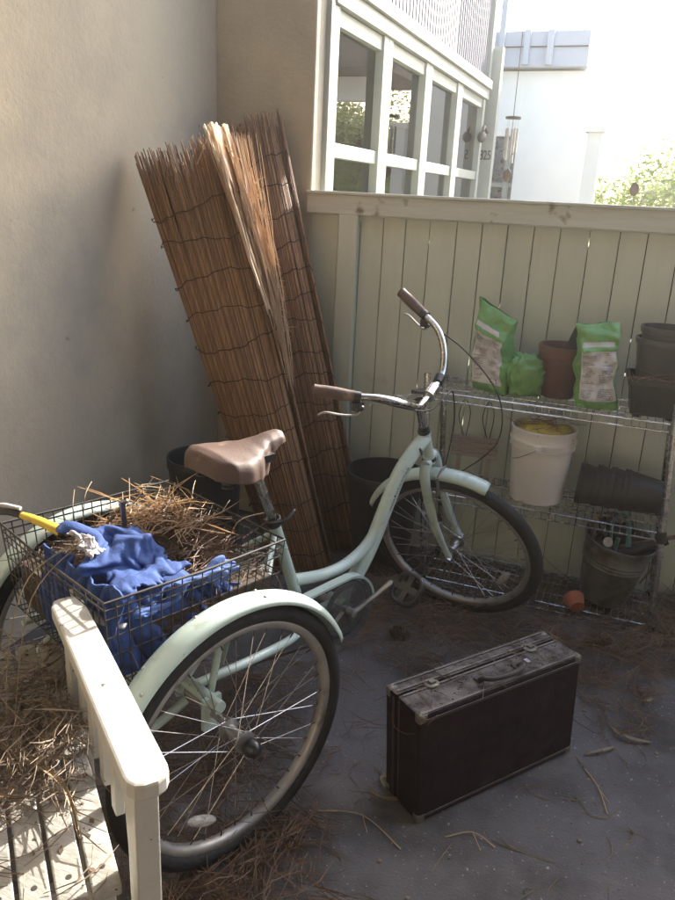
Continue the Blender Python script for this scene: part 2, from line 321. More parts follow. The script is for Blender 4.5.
# wind chimes
def chime(x, y, ztop, zb, label, tubes=True):
    t = thing('wind_chime', label, 'wind chime', (x, y, 0))
    q = MB(); q.tube([(0, 0, 4.24), (0, 0, ztop)], .0025, 5); q.tube([(0, 0, ztop), (0, 0, zb+.06)], .0015, 5); q.build('cord', M['bronze'], t)
    if tubes:
        q = MB(); q.lathe([(0, ztop), (.05, ztop), (.05, ztop-.012), (0, ztop-.012)], n=20); q.build('top_disc', M['bronze'], t)
        for k in range(5):
            a = k*1.257+.4; px, py = .036*math.cos(a), .036*math.sin(a); L_ = .14+.018*k
            q = MB(); q.tube([(px, py, ztop-.012), (px, py, ztop-.07)], .001, 4); q.tube([(px, py, ztop-.07), (px, py, ztop-.07-L_)], .0085, 10); q.build('chime_tube', M['alu'], t, smooth=2)
    q = MB(); q.ell((0, 0, zb), (.028, .006, .042)); q.build('sail', M['bronze'], t, smooth=True)
chime(-.955, 5.45, 2.02, 1.66, 'wind chime of slim metal tubes hanging over the entry court')
chime(-.15, 5.5, 1.90, 1.61, 'oval wind sail on a cord hanging near the foliage', False)
# ------------------------------------------------------------------ fence
FT = thing('board_fence', 'cream painted vertical board fence with a weathered capped top rail', 'fence', (E, 3.1, 0))
seams = [-1.345, -1.215, -1.12, -1.02, -.926, -.826, -.716, -.616, -.517, -.418, -.321, -.214, -.108, -.012, .096, .2, .305, .41, .51, .615, .72, .82, .92, 1.02, 1.12, 1.22, 1.32, 1.43, 1.53, 1.63, 1.73, 1.83, 1.93, 2.04, 2.14, 2.25, 2.35, 2.45, 2.55]
q = MB()
for i in range(len(seams)-1):
    a, c = seams[i], seams[i+1]; g = rnd.choice((.003, .004, .005, .0035)); dy = U(-.002, .002)
    q.box(((a+c)/2-E, .011+dy, .71), (c-a-g, .019, 1.48))
q.build('boards', M['fence'], FT, bevel=.0025)
q = MB()
for x in seams[1:-1]:
    z = 0
    while z < 1.42:
        L_ = rnd.choice((.05, .12, .25, .4)); g = rnd.choice((0, 0, .006, .012, .03)) if z > .35 else 0; L_ = min(L_, 1.42-z); q.box((x-E, .0255, z+L_/2), (.022, .006, L_)); z += L_+g
q.build('seam_blocker', M['soil'], FT)  # dark strips added behind the seams, broken so specks of light pass
q = MB(); q.box((-1.162-E, -.018, .705), (.082, .032, 1.425)); q.build('batten', M['fence'], FT, bevel=.003)
q = MB(); q.box((.6-E, -.016, 1.456), (3.9, .03, .076)); q.build('top_rail', M['fence_rail'], FT, bevel=.003)
q = MB(); q.box((.6-E, -.008, 1.424), (3.89, .012, .022)); q.build('ledge', M['fence_rail'], FT, bevel=.002)
q = MB(); q.box((.6-E, .012, 1.5), (3.9, .105, .012)); q.build('rail_cap', M['fence_rail'], FT, bevel=.003)
q = MB(); q.box((.6-E, .045, .35), (3.9, .038, .088)); q.box((.6-E, .045, 1.25), (3.9, .038, .088)); q.build('back_rail', M['fence'], FT)
for x in (-1.0, 1.0, 2.4): q = MB(); q.box((x-E, .11, .66), (.09, .09, 1.55)); q.build('fence_post', M['fence'], FT)
# ------------------------------------------------------------------ trees beyond fence
def tree(x, y, h, rad, n, label, seed, trunk=.12, cat='tree', group=None, leaf=.05, low=.35):
    r = random.Random(seed); t = thing('leafy_tree' if cat == 'tree' else 'garden_shrub', label, cat, (x, y, -.12), 0, group)
    q = MB(); top = Vector((r.uniform(-.3, .3), r.uniform(-.3, .3), h*.8))
    q.tube(spl([(0, 0, 0), (r.uniform(-.1, .1), .05, h*.3), top*.7, top], 4), [trunk*(1-.8*i/12) for i in range(13)], 8)
    tips = []
    for k in range(9):
        a = r.uniform(0, 6.28); z0 = h*r.uniform(low, .7); e = Vector((math.cos(a)*rad*.75, math.sin(a)*rad*.75, z0+h*r.uniform(.05, .25)))
        s0 = top*(z0/(h*.8)); q.tube(spl([s0, (s0+e)/2+Vector((0, 0, .12)), e], 3), [trunk*.35*(1-.12*i) for i in range(7)], 6); tips.append(e); tips.append((s0+e)/2)
    q.build('trunk', M['bark'], t, smooth=True); tips.append(top)
    q = MB()
    cl = [(p+Vector((r.gauss(0, rad*.25), r.gauss(0, rad*.25), r.gauss(0, h*.07))), rad*r.uniform(.12, .3)) for p in tips for _ in range(3)]
    for _ in range(n):
        c, s0 = r.choice(cl); p = c+Vector((r.gauss(0, s0), r.gauss(0, s0), r.gauss(0, s0*.7)))
        u_ = Vector((r.gauss(0, 1), r.gauss(0, 1), r.gauss(0, .6))).normalized()*leaf*r.uniform(.6, 1.3); v_ = u_.orthogonal().normalized()*leaf*.35
        q.add([p-u_, p+v_, p+u_, p-v_], [(0, 1, 2, 3)])
    q.build('crown', M['foliage'], t)
tree(-.1, 9.6, 2.15, .8, 2600, 'leafy shrub seen above the right end of the fence', 3, .04, 'shrub', 'shrubs in the entry garden', .05, .2)
tree(.75, 9.0, 2.1, .7, 2200, 'airy shrub rising beside the hanging oval sail', 4, .04, 'shrub', 'shrubs in the entry garden', .05, .2)
tree(1.9, 12.6, 3.3, 1.1, 6000, 'tree outside the right edge, mirrored in the windows', 5, .16, group='trees mirrored in the windows', leaf=.06)
tree(.75, 13.6, 2.7, 1.0, 5000, 'rounded tree just past the porch, mirrored in the windows', 15, .1, group='trees mirrored in the windows', leaf=.06)
tree(3.1, 15.0, 3.8, 1.3, 7000, 'upright tree between the porch and far trees', 16, .14, group='trees mirrored in the windows', leaf=.06)
tree(4.3, 17.5, 4.2, 1.8, 9000, 'broad tree farther off, mirrored in the far windows', 6, .18, group='trees mirrored in the windows', leaf=.07)
tree(1.6, 18.5, 3.4, 1.8, 8000, 'low bushy tree behind the entry court', 8, .15, group='trees mirrored in the windows', leaf=.07)
G3 = thing('neighbour_building', 'open porch with cream beam and dark roof mirrored in the windows', 'building', (4.0, 10.6, 0))
MB().box((0, .3, 2.86), (6.2, .2, .30)).build('eaves_band', M['far_wall'], G3); MB().box((0, .6, 3.42), (6.6, 2.2, .80)).build('roof', M['dark_room'], G3, bevel=.01)
for x_ in (-2.9, 0, 2.9): MB().box((x_, .3, 1.3), (.14, .14, 2.8)).build('post', M['far_wall'], G3)
# ------------------------------------------------------------------ reed rolls
def reed_roll(name, label, foot, top, fa, ta, hw0, hw1, hd, turns, n, ties, seed, jit=.05):
    """foot/top centres, fa/ta section directions at foot/top, half widths, half depth"""
    r = random.Random(seed); t = thing(name, label, 'reed fencing', foot, 0, 'rolled reed fencing in the corner'); F = Vector(foot); T = Vector(top)-F
    ax = T.normalized()
    def frame(k):
        d = (Vector(fa)*(1-k)+Vector(ta)*k); d = (d-ax*d.dot(ax)).normalized(); return d, ax.cross(d)
    def pt(a, k, sc_=1.0, out=0):
        d, e = frame(k); hw = hw0*(1-k)+hw1*k
        return T*k+d*math.cos(a)*(hw*sc_+out)+e*math.sin(a)*(hd*sc_+out)
    q = MB(); tot = turns*2*math.pi
    for i in range(n):
        a = tot*i/n; s0 = 1-.45*(i/n)+r.uniform(-.02, .02); k1 = 1+r.uniform(-jit, jit*.6)-(.12 if r.random() < .06 else 0)
        w1 = r.uniform(-.02, .02); rr = r.uniform(.0024, .0042)
        p = [pt(a+w1*.5, 0, s0)+Vector((0, 0, .002)), pt(a-w1*.3, .33, s0*r.uniform(.99, 1.01)), pt(a, .66, s0*r.uniform(.985, 1.015)), pt(a+w1, k1, s0*r.uniform(.97, 1.03))]
        q.tube(p, [rr*1.1, rr, rr, rr*.6], 5)
    q.build('reeds', M['reed'], t, smooth=True)
    for j in range(ties):
        k = .05+j*(.93/ties)+r.uniform(-.012, .012); q = MB(); ph = r.uniform(0, 6)
        q.tube([pt(2*math.pi*i/48, k+.003*math.sin(i*.9+ph)+.010*math.sin(i*.25+ph)+.002*math.sin(i*2.3), 1, .002+.0012*math.sin(i*1.7)) for i in range(48)], .0019, 4, closed=True)
        q.build('wire_tie', M['tie'], t)
    return t, pt
t1, pt1 = reed_roll('reed_fence_roll', 'brown roll of reed fencing leaning forward of the other, with a sunlit frayed edge', (-1.135, 2.66, 0), (-1.575, 2.50, 1.605),
                    (1, .30, 0), (1, .30, .08), .125, .190, .070, 2.6, 460, 12, 11)
t2, pt2 = reed_roll('reed_fence_roll', 'darker roll of reed fencing standing behind in the wall corner', (-1.10, 2.93, 0), (-1.615, 3.005, 1.735), (1, -.02, 0), (1, 0, .2), .16, .17, .055, 2.4, 400, 15, 12, .03)
# frayed reeds on the front roll, paled and splayed to make its sunlit strip
r = random.Random(5); q = MB()
for i in range(190):
    a = r.uniform(-.25, .95); k0 = r.uniform(.45, .8); k1 = min(1.0, k0+r.uniform(.15, .5)); o1 = r.uniform(.008, .06)*(.5+k0)
    p = [pt1(a*.8, k0, 1, .004+.3*o1), pt1(a*.85, (k0+k1)/2, 1, o1), pt1(a+r.uniform(-.06, .06), k1, 1, o1*1.3)]
    sh_ = r.random(); p = [p_+Vector((-.20, -.10, 0))*sh_*max(0, k_-.6)+Vector((0, -.05*sh_, 0)) for p_, k_ in zip(p, (k0, (k0+k1)/2, k1))]
    q.tube(p, [.0012, .0035*r.uniform(.6, 1.2), .0015], 4, flat=.5)
for i in range(40):
    p0 = pt1(r.uniform(-.2, .5), r.uniform(.55, .95), 1, .03); d = Vector((r.uniform(.3, 1), r.uniform(-.8, .1), r.uniform(-.5, .4))).normalized()*r.uniform(.02, .06)
    q.tube([p0, p0+d*.5+Vector((0, 0, .006)), p0+d], [.0015, .001, .0005], 4)
for i in range(90):
    k0 = r.uniform(.62, .9); k1 = min(1.02, k0+r.uniform(.1, .35)); o0 = r.uniform(.0, .05)*(.6+k0*.4); wv = Vector((r.uniform(-.25, .45), 1, 0)).normalized()*r.uniform(.0025, .007); yv = Vector((0, r.uniform(-.07, .03), 0))
    P = [pt1(r.uniform(-.1, .2), k0+(k1-k0)*t_, 1, .012+o0*(.55+.45*t_))+yv+Vector((-.17, -.07, 0))*max(0, k0+(k1-k0)*t_-.62)+Vector((0, -.035, 0))+Vector((r.uniform(-.003, .003), r.uniform(-.004, .004), 0)) for t_ in (0, .33, .66, 1)]
    q.add([v_ for p_ in P for v_ in (p_-wv, p_+wv)], [(0, 1, 3, 2), (2, 3, 5, 4), (4, 5, 7, 6)])
q.build('sunlit_frays', M['reed_pale'], t1)
q = MB(); a0, a1 = pt1(-1.3, .97, 1, .01), pt1(-.3, .96, 1, .012); q.tube([a0, (a0+a1)/2+Vector((-.02, -.02, .10)), a1], .0022, 5); q.tube([(a0+a1)/2+Vector((-.02, -.02, .10)), (a0*.4+a1*.6)+Vector((0, 0, .0))], .0016, 5); q.build('wire_loop', M['reed_pale'], t1)
# ------------------------------------------------------------------ tricycle
TO = Vector((-.997, 1.416, 0)); TH = R(66.2)
TR = thing('tricycle', 'mint green adult tricycle with brown saddle and black wire basket', 'tricycle', TO, TH)
al, de = R(22), R(74); SA = Vector((1.005, 0, .80))
eU = Vector((-math.sin(al), 0, math.cos(al))); eF = Vector((math.cos(al), 0, math.sin(al))); eL = Vector((0, 1, 0))
sF = math.cos(de)*eF-math.sin(de)*eL; sL = math.cos(de)*eL+math.sin(de)*eF
def S(a, f, u): return SA+sL*a+sF*f+eU*u
def basis(ax_dir, upd):   # columns: x, y, z with z = axle
    z = ax_dir.normalized(); x = (upd-z*upd.dot(z)).normalized(); y = z.cross(x); return Matrix((x, y, z)).transposed()
def wheel(name, c, axd, upd, seed, refl=True, cap=False):
    B = basis(axd, upd); w_ = bpy.data.objects.new(name, None); sc.collection.objects.link(w_); w_.parent = TR
    q = MB(); prof = [(.280, -.014), (.285, -.020), (.293, -.0235), (.304, -.023), (.314, -.017), (.3190, -.008), (.3202, 0), (.3190, .008), (.314, .017), (.304, .023), (.293, .0235), (.285, .020), (.280, .014)]
    q.lathe(prof, c, B, 96, closed=True)
    q.build('tyre', M['rubber'], w_, smooth=2)
    q = MB(); q.lathe([(.280, -.0145), (.282, -.0125), (.275, -.012), (.266, -.0105), (.263, -.006), (.262, 0), (.263, .006), (.266, .0105), (.275, .012), (.282, .0125), (.280, .0145), (.272, .0140), (.2645, .0120), (.261, .007), (.260, 0), (.261, -.007), (.2645, -.0120), (.272, -.014)], c, B, 96, closed=True)
    q.build('rim', M['rim'], w_, smooth=True)
    q = MB(); q2 = MB()
    for k in range(36):
        sd_ = 1 if k % 2 else -1; tw = 1 if (k//2) % 2 else -1; a = 2*math.pi*k/36; ah = a+tw*1.15
        p0 = c+B @ Vector((.024*math.cos(ah), .024*math.sin(ah), sd_*.03)); p1 = c+B @ Vector((.259*math.cos(a), .259*math.sin(a), sd_*.003)); q.tube([p0, p1], .00105, 4)
        q2.tube([p1, p1+(p0-p1).normalized()*.014], .002, 5)
    q.build('spokes', M['spoke'], w_); q2.build('spoke_nipple', M['bronze'], w_)['kind'] = 'stuff'
    q = MB(); q.lathe([(0, -.05), (.009, -.05), (.009, -.036), (.026, -.033), (.026, -.028), (.014, -.024), (.013, 0), (.014, .024), (.026, .028), (.026, .033), (.009, .036), (.009, .05), (0, .05)], c, B, 24); q.build('hub', M['alu'], w_, smooth=2)
    if cap: q = MB(); q.lathe([(0, -.078), (.010, -.076), (.018, -.068), (.021, -.055), (.020, -.045), (.012, -.040)], c, B, 24); q.build('hub_cap', M['hubcap'], w_, smooth=True)
    if refl:
        a = seed; q = MB(); q.ell(c+B @ Vector((.205*math.cos(a), .205*math.sin(a), 0)), (.014, .045, .012), B @ Matrix.Rotation(a, 3, 'Z')); q.build('reflector', M['reflector'], w_)
    return w_
HT = .33
CRt = Vector((0, -HT, .326)); CLf = Vector((0, HT, .326)); CF = S(0, .03, -.526)
wheel('rear_wheel', CRt, Vector((0, 1, 0)), Vector((1, 0, 0)), R(118), True, True)
wheel('rear_wheel', CLf, Vector((0, -1, 0)), Vector((1, 0, 0)), R(60), True, True)
wheel('front_wheel', CF, sL, sF, R(35))
def fender(name, c, axd, upd, a0, a1, Rr, wd, lip=.02, rivets=()):
    B = basis(axd, upd); q = MB(); n = 40
    def f(u, v):
        a = a0+(a1-a0)*u; x = (v-.5)*2; e = .5 if u in (0, 1) else 1
        rr = Rr+.012*(1-x*x)-(lip if abs(x) > .93 else 0)*.4; 
        ww = wd*(.88 if u < .012 or u > .988 else 1)
        return c+B @ Vector((rr*math.cos(a), rr*math.sin(a), x*ww/2))
    q.grid(n, 13, f); o = q.build(name, M['mint'], TR, smooth=True, solid=.0016)
    if rivets:
        k = MB()
        for u, x in rivets:
            a = a0+(a1-a0)*u; p = c+B @ Vector(((Rr+.011*(1-x*x)+.001)*math.cos(a), (Rr+.011*(1-x*x)+.001)*math.sin(a), x*wd/2)); k.ell(p, (.0045, .0045, .0045), n=8)
        k.build('bolt', M['alu'], o, smooth=True)
    return o
# B for rear: z=axle(+y), x=forward, y = z cross x = -Z ; use negative angles
fender('rear_fender', CRt, Vector((0, 1, 0)), Vector((1, 0, 0)), -R(24), -R(156), .334, .066, rivets=((.42, .55), (.62, .6), (.8, .55), (.42, -.5), (.85, -.6)))
fender('rear_fender', CLf, Vector((0, 1, 0)), Vector((1, 0, 0)), -R(24), -R(156), .334, .066)
# front: B x=F, z=L, y = L x F
yf = sL.cross(sF); sg = 1 if yf.dot(eU) > 0 else -1
fender('front_fender', CF, sL, sF, sg*R(61), sg*R(151), .335, .062)
# frame
q = MB()
main = [(1.022, 0, .752), (.965, 0, .715), (.905, 0, .655), (.865, 0, .585), (.838, 0, .53), (.80, 0, .455), (.755, 0, .385), (.70, 0, .325), (.65, 0, .29)]
mp_ = spl(main, 6); q.tube(mp_, .0245, 16)
q.tube(spl([(.832, 0, .515), (.79, 0, .462), (.74, 0, .427), (.67, 0, .405), (.58, 0, .403), (.46, 0, .425)], 6), .0185, 14)
q.tube([S(0, 0, -.03), S(0, 0, -.125)], .0185, 18)
q.tube([S(0, 0, -.028), S(0, 0, -.036)], .0215, 18); q.tube([S(0, 0, -.119), S(0, 0, -.127)], .0215, 18)
q.tube([(.380, 0, .630), (.505, 0, .285)], .0175, 16)
q.tube([(.65, .036, .285), (.65, -.036, .285)], .021, 18)
q.tube([(.655, 0, .287), (.5, 0, .288)], .015, 12)
for s0 in (-1, 1):
    q.tube(spl([(.388, 0, .600), (.30, s0*.06, .545), (.12, s0*.115, .47), (.0, s0*.12, .355)], 5), .0095, 10)
    q.tube(spl([(.52, 0, .287), (.40, s0*.08, .30), (.2, s0*.12, .325), (-.02, s0*.12, .335)], 5), .0125, 10)
    q.tube([(.02, s0*.20, .345), (.05, s0*.20, .48)], .009, 10)
    q.tube(spl([(-.02, s0*.16, .335), (-.13, s0*.16, .30), (-.21, s0*.17, .34), (-.22, s0*.17, .40), (-.12, s0*.17, .44)], 5), .011, 10)
    q.tube([(-.26, s0*.17, .485), (.22, s0*.17, .485)], .008, 8)
    q.tube([(.2, s0*.17, .485), (.35, s0*.03, .54)], .008, 8)
    q.box((0, s0*.235, .335), (.05, .012, .085))
q.tube([(0, -.27, .365), (0, .27, .365)], .016, 14); q.tube([(-.12, -.18, .45), (-.12, .18, .45)], .009, 10)
frm = q.build('frame', M['mint'], TR, smooth=2)
q = MB(); q.tube([(0, -.29, .335), (0, .29, .335)], .0085, 12); q.lathe([(.045, -.004), (.045, .004), (.02, .006), (.02, -.006)], (0, .02, .335), basis(Vector((0, 1, 0)), Vector((1, 0, 0))), 24, closed=True); q.build('rear_axle', M['alu'], TR, smooth=2)
# lettering shapes on the tube (illegible script) and badge
rr_ = random.Random(3); q = MB()
def on_tube(i, ang, out=.0006):
    p, p2 = mp_[i], mp_[min(i+1, len(mp_)-1)]; t_ = (p2-p).normalized(); sidev = Vector((0, -1, 0)); upv = t_.cross(sidev).normalized()
    return p+(sidev*math.cos(ang)+upv*math.sin(ang))*(.0245+out), t_
for i in range(10, 22):
    pts = []
    for k in range(5):
        p, t_ = on_tube(i, .05+(.28 if k % 2 else -.05)+rr_.uniform(-.05, .05)); pts.append(p+t_*(.0022*k))
    q.tube(pts, .0009, 4)
q.build('tube_script', M['ink_dark'], frm)
q = MB(); 
for k in range(5): p, t_ = on_tube(5, -.45+k*.2); q.box(p, (.003, .007, .010))
q.build('maker_badge', M['ink_dark'], frm)
# seat post + clamp
q = MB(); q.tube([(.390, 0, .605), (.300, 0, .825)], .0135, 16); q.build('seat_post', M['chrome'], TR, smooth=2)
q = MB(); q.lathe([(.0175, -.012), (.023, -.010), (.023, .010), (.0175, .012)], (.379, 0, .634), basis(Vector((-.34, 0, .94)), Vector((0, 1, 0))), 20, closed=True)
q.tube(spl([(.36, .02, .636), (.355, -.02, .640), (.385, -.04, .648), (.425, -.035, .668)], 4), .005, 8); q.build('seat_clamp', M['black'], TR, smooth=True)
# saddle
def lerp(tab, u):
    for i in range(len(tab)-1):
        if tab[i][0] <= u <= tab[i+1][0]: k = (u-tab[i][0])/(tab[i+1][0]-tab[i][0]); k = k*k*(3-2*k); return tab[i][1]*(1-k)+tab[i+1][1]*k
    return tab[-1][1] if u > tab[-1][0] else tab[0][1]
q = MB(); NU = 44
def sad(u, v):
    uu = (u*(NU-1)-2)/(NU-5); x = v*2-1; ax_ = abs(x); drop = 0
    if uu < 0: drop = .022*(-uu*(NU-5))**1.2; 
    if uu > 1: drop = .012*((uu-1)*(NU-5))**1.2
    uc = max(0, min(1, uu)); s = .138+.262*uc+(.004*(uu < 0) if uu < 0 else 0)
    hw = lerp([(0, .060), (.05, .082), (.16, .100), (.30, .103), (.46, .086), (.62, .055), (.76, .031), (.92, .024), (1, .014)], uc)
    top = .889-.012*math.sin(min(1, uc/.8)*math.pi)+.010*max(0, uc-.6)/.4-.012*max(0, .10-uc)/.1-.010*max(0, uc-.93)/.07
    sk = lerp([(0, .040), (.1, .050), (.35, .053), (.55, .064), (.66, .072), (.72, .060), (.80, .032), (.9, .022), (1, .014)], uc)
    if ax_ < .6: yy = hw*(ax_/.6)*.86; zz = top-.011*(ax_/.6)**2.2
    else:
        k = (ax_-.6)/.4; yy = hw*(.86+.14*math.sin(min(1, k*1.5)*math.pi/2))+.003*k; zz = top-.011-sk*(k**1.45)
    sl_in = (1 if uu >= 0 else 1+uu*.8)
    zb = top-.011-sk
    return Vector((s, math.copysign(yy, x)*max(.2, sl_in if uu < 0 else 1-(uu-1)*(NU-5)*.25 if uu > 1 else 1), max(zz-drop, min(zb, zz))))
q.grid(NU, 45, sad); sdl = q.build('saddle', M['brown_vinyl'], TR, smooth=True, solid=.005, sub=1)
q = MB(); q.box((.245, 0, .848), (.17, .12, .02)); q.tube(spl([(.16, -.05, .82), (.25, -.04, .815), (.33, -.012, .835)], 5), .004, 8); q.tube(spl([(.16, .05, .82), (.25, .04, .815), (.33, .012, .835)], 5), .004, 8)
for s0 in (-.055, .055):
    q.tube([(.185+.016*math.cos(t*.7), s0+.016*math.sin(t*.7), .795+t*.0011) for t in range(48)], .003, 6)
q.box((.30, 0, .822), (.05, .04, .03)); q.build('springs', M['black'], sdl, smooth=2)
# fork
q = MB()
for s0 in (-1, 1): q.tube(spl([S(s0*.032, 0, -.135), S(s0*.052, -.004, -.18), S(s0*.056, -.004, -.30), S(s0*.056, .006, -.42), S(s0*.055, .03, -.528)], 6), [.0175]*8+[.0165]*6+[.0145]*6+[.012]*5, 14)
q.tube([S(-.034, 0, -.138), S(.034, 0, -.138)], .017, 14); q.tube([S(0, 0, -.127), S(0, 0, -.15)], .017, 14)
q.build('fork', M['mint'], TR, smooth=2)
q = MB(); q.tube([S(-.075, .03, -.53), S(.075, .03, -.53)], .0055, 10)
for s0 in (-.066, .066): q.tube([S(s0-.005, .03, -.53), S(s0+.005, .03, -.53)], .011, 6)
q.build('axle_nuts', M['chrome'], TR, smooth=2)
q = MB(); q.tube([S(0, 0, -.03), S(0, 0, -.018)], .021, 18); q.tube([S(0, 0, -.018), S(0, 0, -.004)], .017, 16); q.tube([S(0, 0, -.140), S(0, 0, -.128)], .0225, 18); q.build('headset', M['black'], TR, smooth=2)
q = MB(); q.tube(spl([S(0, 0, -.01), S(0, 0, .06), S(0, .004, .095), S(0, .03, .115), S(0, .052, .130)], 5), .0125, 14)
q.tube([S(-.026, .05, .13), S(.026, .05, .13)], .0205, 16); q.build('stem', M['chrome'], TR, smooth=2)
q = MB(); q.box(S(0, .012, .118), (.045, .04, .03)); q.tube([S(.055, .05, .13), S(.085, .05, .136)], .0165, 12); q.tube([S(.07, .045, .12), S(.07, .03, .09)], .009, 8); q.build('shifter', M['black'], TR, smooth=2)
q = MB()
hb = [(.311, -.153, .318), (.262, -.068, .272), (.225, -.012, .247), (.195, .020, .222), (.155, .042, .185), (.105, .050, .142), (.06, .050, .131), (0, .050, .130)]
hp_ = [S(-a, f, u) for a, f, u in hb]+[S(a, f, u) for a, f, u in hb[-2::-1]]
q.tube(spl(hp_, 6), .0112, 14); q.build('handlebar', M['chrome'], TR, smooth=2)
for s0 in (-1, 1):
    a0, a1 = S(s0*.311, -.153, .318), S(s0*.258, -.062, .270); q = MB(); d_ = a1-a0
    q.tube([a0-d_*.03, a0, a0+d_*.08, a0+d_*.3, a0+d_*.6, a0+d_*.9, a1], [.010, .0175, .0165, .0185, .0185, .0165, .0172], 18); q.build('grip', M['brown_vinyl'], TR, smooth=2)
    q = MB(); c0 = a1+d_*.06; q.tube([c0-d_*.07, c0+d_*.12], .0165, 14)
    dn = (Vector((0, 0, -1))+sF*.25).normalized(); body = c0+dn*.028
    q.box(body+d_*.02, (.03, .02, .024)); q.tube([body, c0+d_*.12+dn*.035], .010, 10); q.build('brake_clamp', M['black'], TR, smooth=2)
    q = MB(); inn = -sL*s0
    q.tube(spl([body+d_*.05+dn*.012, body+dn*.028-d_*.10, body+dn*.034-d_*.45, body+dn*.034-d_*.85, body+dn*.046-d_*1.06], 5), [.0065]*5+[.0052]*16, 10, flat=.6); q.build('brake_lever', M['alu'], TR, smooth=2)
def W2L(x, y, z): v = Vector((x, y, z))-TO; return Vector((v.x*math.cos(TH)+v.y*math.sin(TH), -v.x*math.sin(TH)+v.y*math.cos(TH), v.z))
near = S(-.225, -.012, .235); far_ = S(.225, -.012, .235)
q = MB(); q.tube(spl([near, S(-.10, .075, .128), S(.0, .10, .125), S(.05, .10, .10), S(.05, .085, -.02), S(.01, .05, -.16)], 8), .0025, 7)
q.tube(spl([far_, S(.20, .10, .16), S(.17, .20, .02), S(.12, .20, -.12), S(.04, .11, -.19), S(.0, .055, -.20)], 8), .0025, 7)
q.tube(spl([S(-.03, -.02, -.2), S(-.05, -.02, -.28), S(-.062, -.012, -.36), S(-.066, .0, -.45)], 6), .002, 6); q.build('brake_cable', M['black'], TR, smooth=True)
q = MB(); q.tube([S(-.03, .03, -.19), S(-.034, .028, -.255)], .006, 8); q.tube([S(.03, .03, -.19), S(.034, .028, -.255)], .006, 8); q.tube([S(-.03, .035, -.19), S(0, .04, -.175), S(.03, .035, -.19)], .006, 8); q.box(S(-.024, .02, -.255), (.012, .012, .035)); q.box(S(.024, .02, -.255), (.012, .012, .035)); q.build('front_brake', M['alu'], TR, smooth=2)
q = MB(); r = random.Random(9)
q.grid(14, 6, lambda u, v: S(-.235+.14*u, -.03+.10*u, .262-.07*u)+(-eU)*(.005+.035*v*(1-u*.6))+Vector((noise.noise((u*7, v*4, 1)), noise.noise((u*7, v*4, 5)), noise.noise((u*7, v*4, 9))))*.012)
q.build('torn_film', M['film'], TR, smooth=True)
# chain guard, cranks
BB = Vector((.640, 0, .283)); q = MB(); n = 48
def gp(t, off=0):
    # outline in (s,z): rounded front round BB, tapering to the rear
    if t < .5: a = -2.0+t/.5*(1.62+2.0); return Vector((BB.x+(.112+off)*math.cos(a), 0, BB.z+(.112+off)*math.sin(a)))
    k = (t-.5)/.5; 
    if k < .5: k2 = k*2; return Vector((BB.x-.006-.47*k2, 0, BB.z+.112+off-.02*k2))
    k2 = (k-.5)*2; return Vector((BB.x-.476+.43*k2, 0, BB.z+.0-.09*k2-off+.02*(1-k2)))
out = [gp(i/n) for i in range(n)]
q.add([p+Vector((0, -.058, 0)) for p in out]+[p+Vector((0, -.055, 0)) for p in out], [tuple(range(n-1, -1, -1)), tuple(n+i for i in range(n))]+[(i, (i+1) % n, n+(i+1) % n, n+i) for i in range(n)])
gd = q.build('chain_guard', M['smoked'], TR)
q = MB(); top_ = [gp(.27+.48*i/40, .002) for i in range(41)]
q.grid(41, 2, lambda u, v: top_[round(u*40)]+Vector((0, -.062+.03*v, 0))); q.grid(41, 2, lambda u, v: gp(.27+.48*u, .002-.007*v)+Vector((0, -.0605, 0))); q.build('guard_lip', M['mint'], gd, solid=.0015)
q = MB(); By = basis(Vector((0, 1, 0)), Vector((1, 0, 0))); q.lathe([(.088, -.0015), (.092, 0), (.088, .0015), (.070, .0015), (.070, -.0015)], BB+Vector((0, -.045, 0)), By, 44, closed=True)
for k in range(5): a = k*1.2566; q.bar(BB+Vector((0, -.045, 0)), BB+Vector((.078*math.cos(a), -.045, .078*math.sin(a))), .004, .014, Vector((0, 1, 0)))
q.build('chainring', M['alu'], TR)
q = MB(); ch = []
for i in range(40): a = -math.pi/2+math.pi*i/39; ch.append(BB+Vector((.093*math.cos(a), -.045, .093*math.sin(a))))
ch += [Vector((.02, -.045, .385)), Vector((-.03, -.045, .335)), Vector((.02, -.045, .285))]; q.tube(ch, .004, 5, closed=True); q.build('chain', M['tie'], TR)
for s0, dx, dz in ((-1, .130, .078), (1, -.130, -.078)):
    c0 = BB+Vector((0, s0*.075, 0)); e0 = BB+Vector((dx, s0*.115, dz)); q = MB()
    q.tube([BB+Vector((0, s0*.04, 0)), c0+Vector((0, s0*.01, 0))], .013, 14); q.tube(spl([c0, (c0+e0)/2+Vector((0, s0*.004, .002)), e0], 4), [.014, .012, .0105, .010, .010, .010, .0105, .012, .013], 10, flat=.7)
    q.build('crank', M['alu'], TR, smooth=2)
    pc = e0+Vector((.0, s0*.062, 0)); q = MB(); tl = Matrix.Rotation(R(-50 if s0 < 0 else 10), 3, 'Y'); q.tube([e0, pc+Vector((0, s0*.05, 0))], .008, 10)
    for a, b_ in (((-.045, 0), (.045, 0)),): pass
    loop = []
    for k in range(24):
        a = 2*math.pi*k/24; loop.append(pc+tl @ Vector((.046*math.copysign(abs(math.cos(a))**.6, math.cos(a)), .045*math.copysign(abs(math.sin(a))**.6, math.sin(a)), 0)))
    q.tube(loop, .0085, 8, closed=True); q.box(pc+tl @ Vector((0, 0, 0)), (.088, .020, .014), tl); q.box(pc, (.02, .085, .02), tl); q.build('pedal', M['black'], TR, smooth=2)
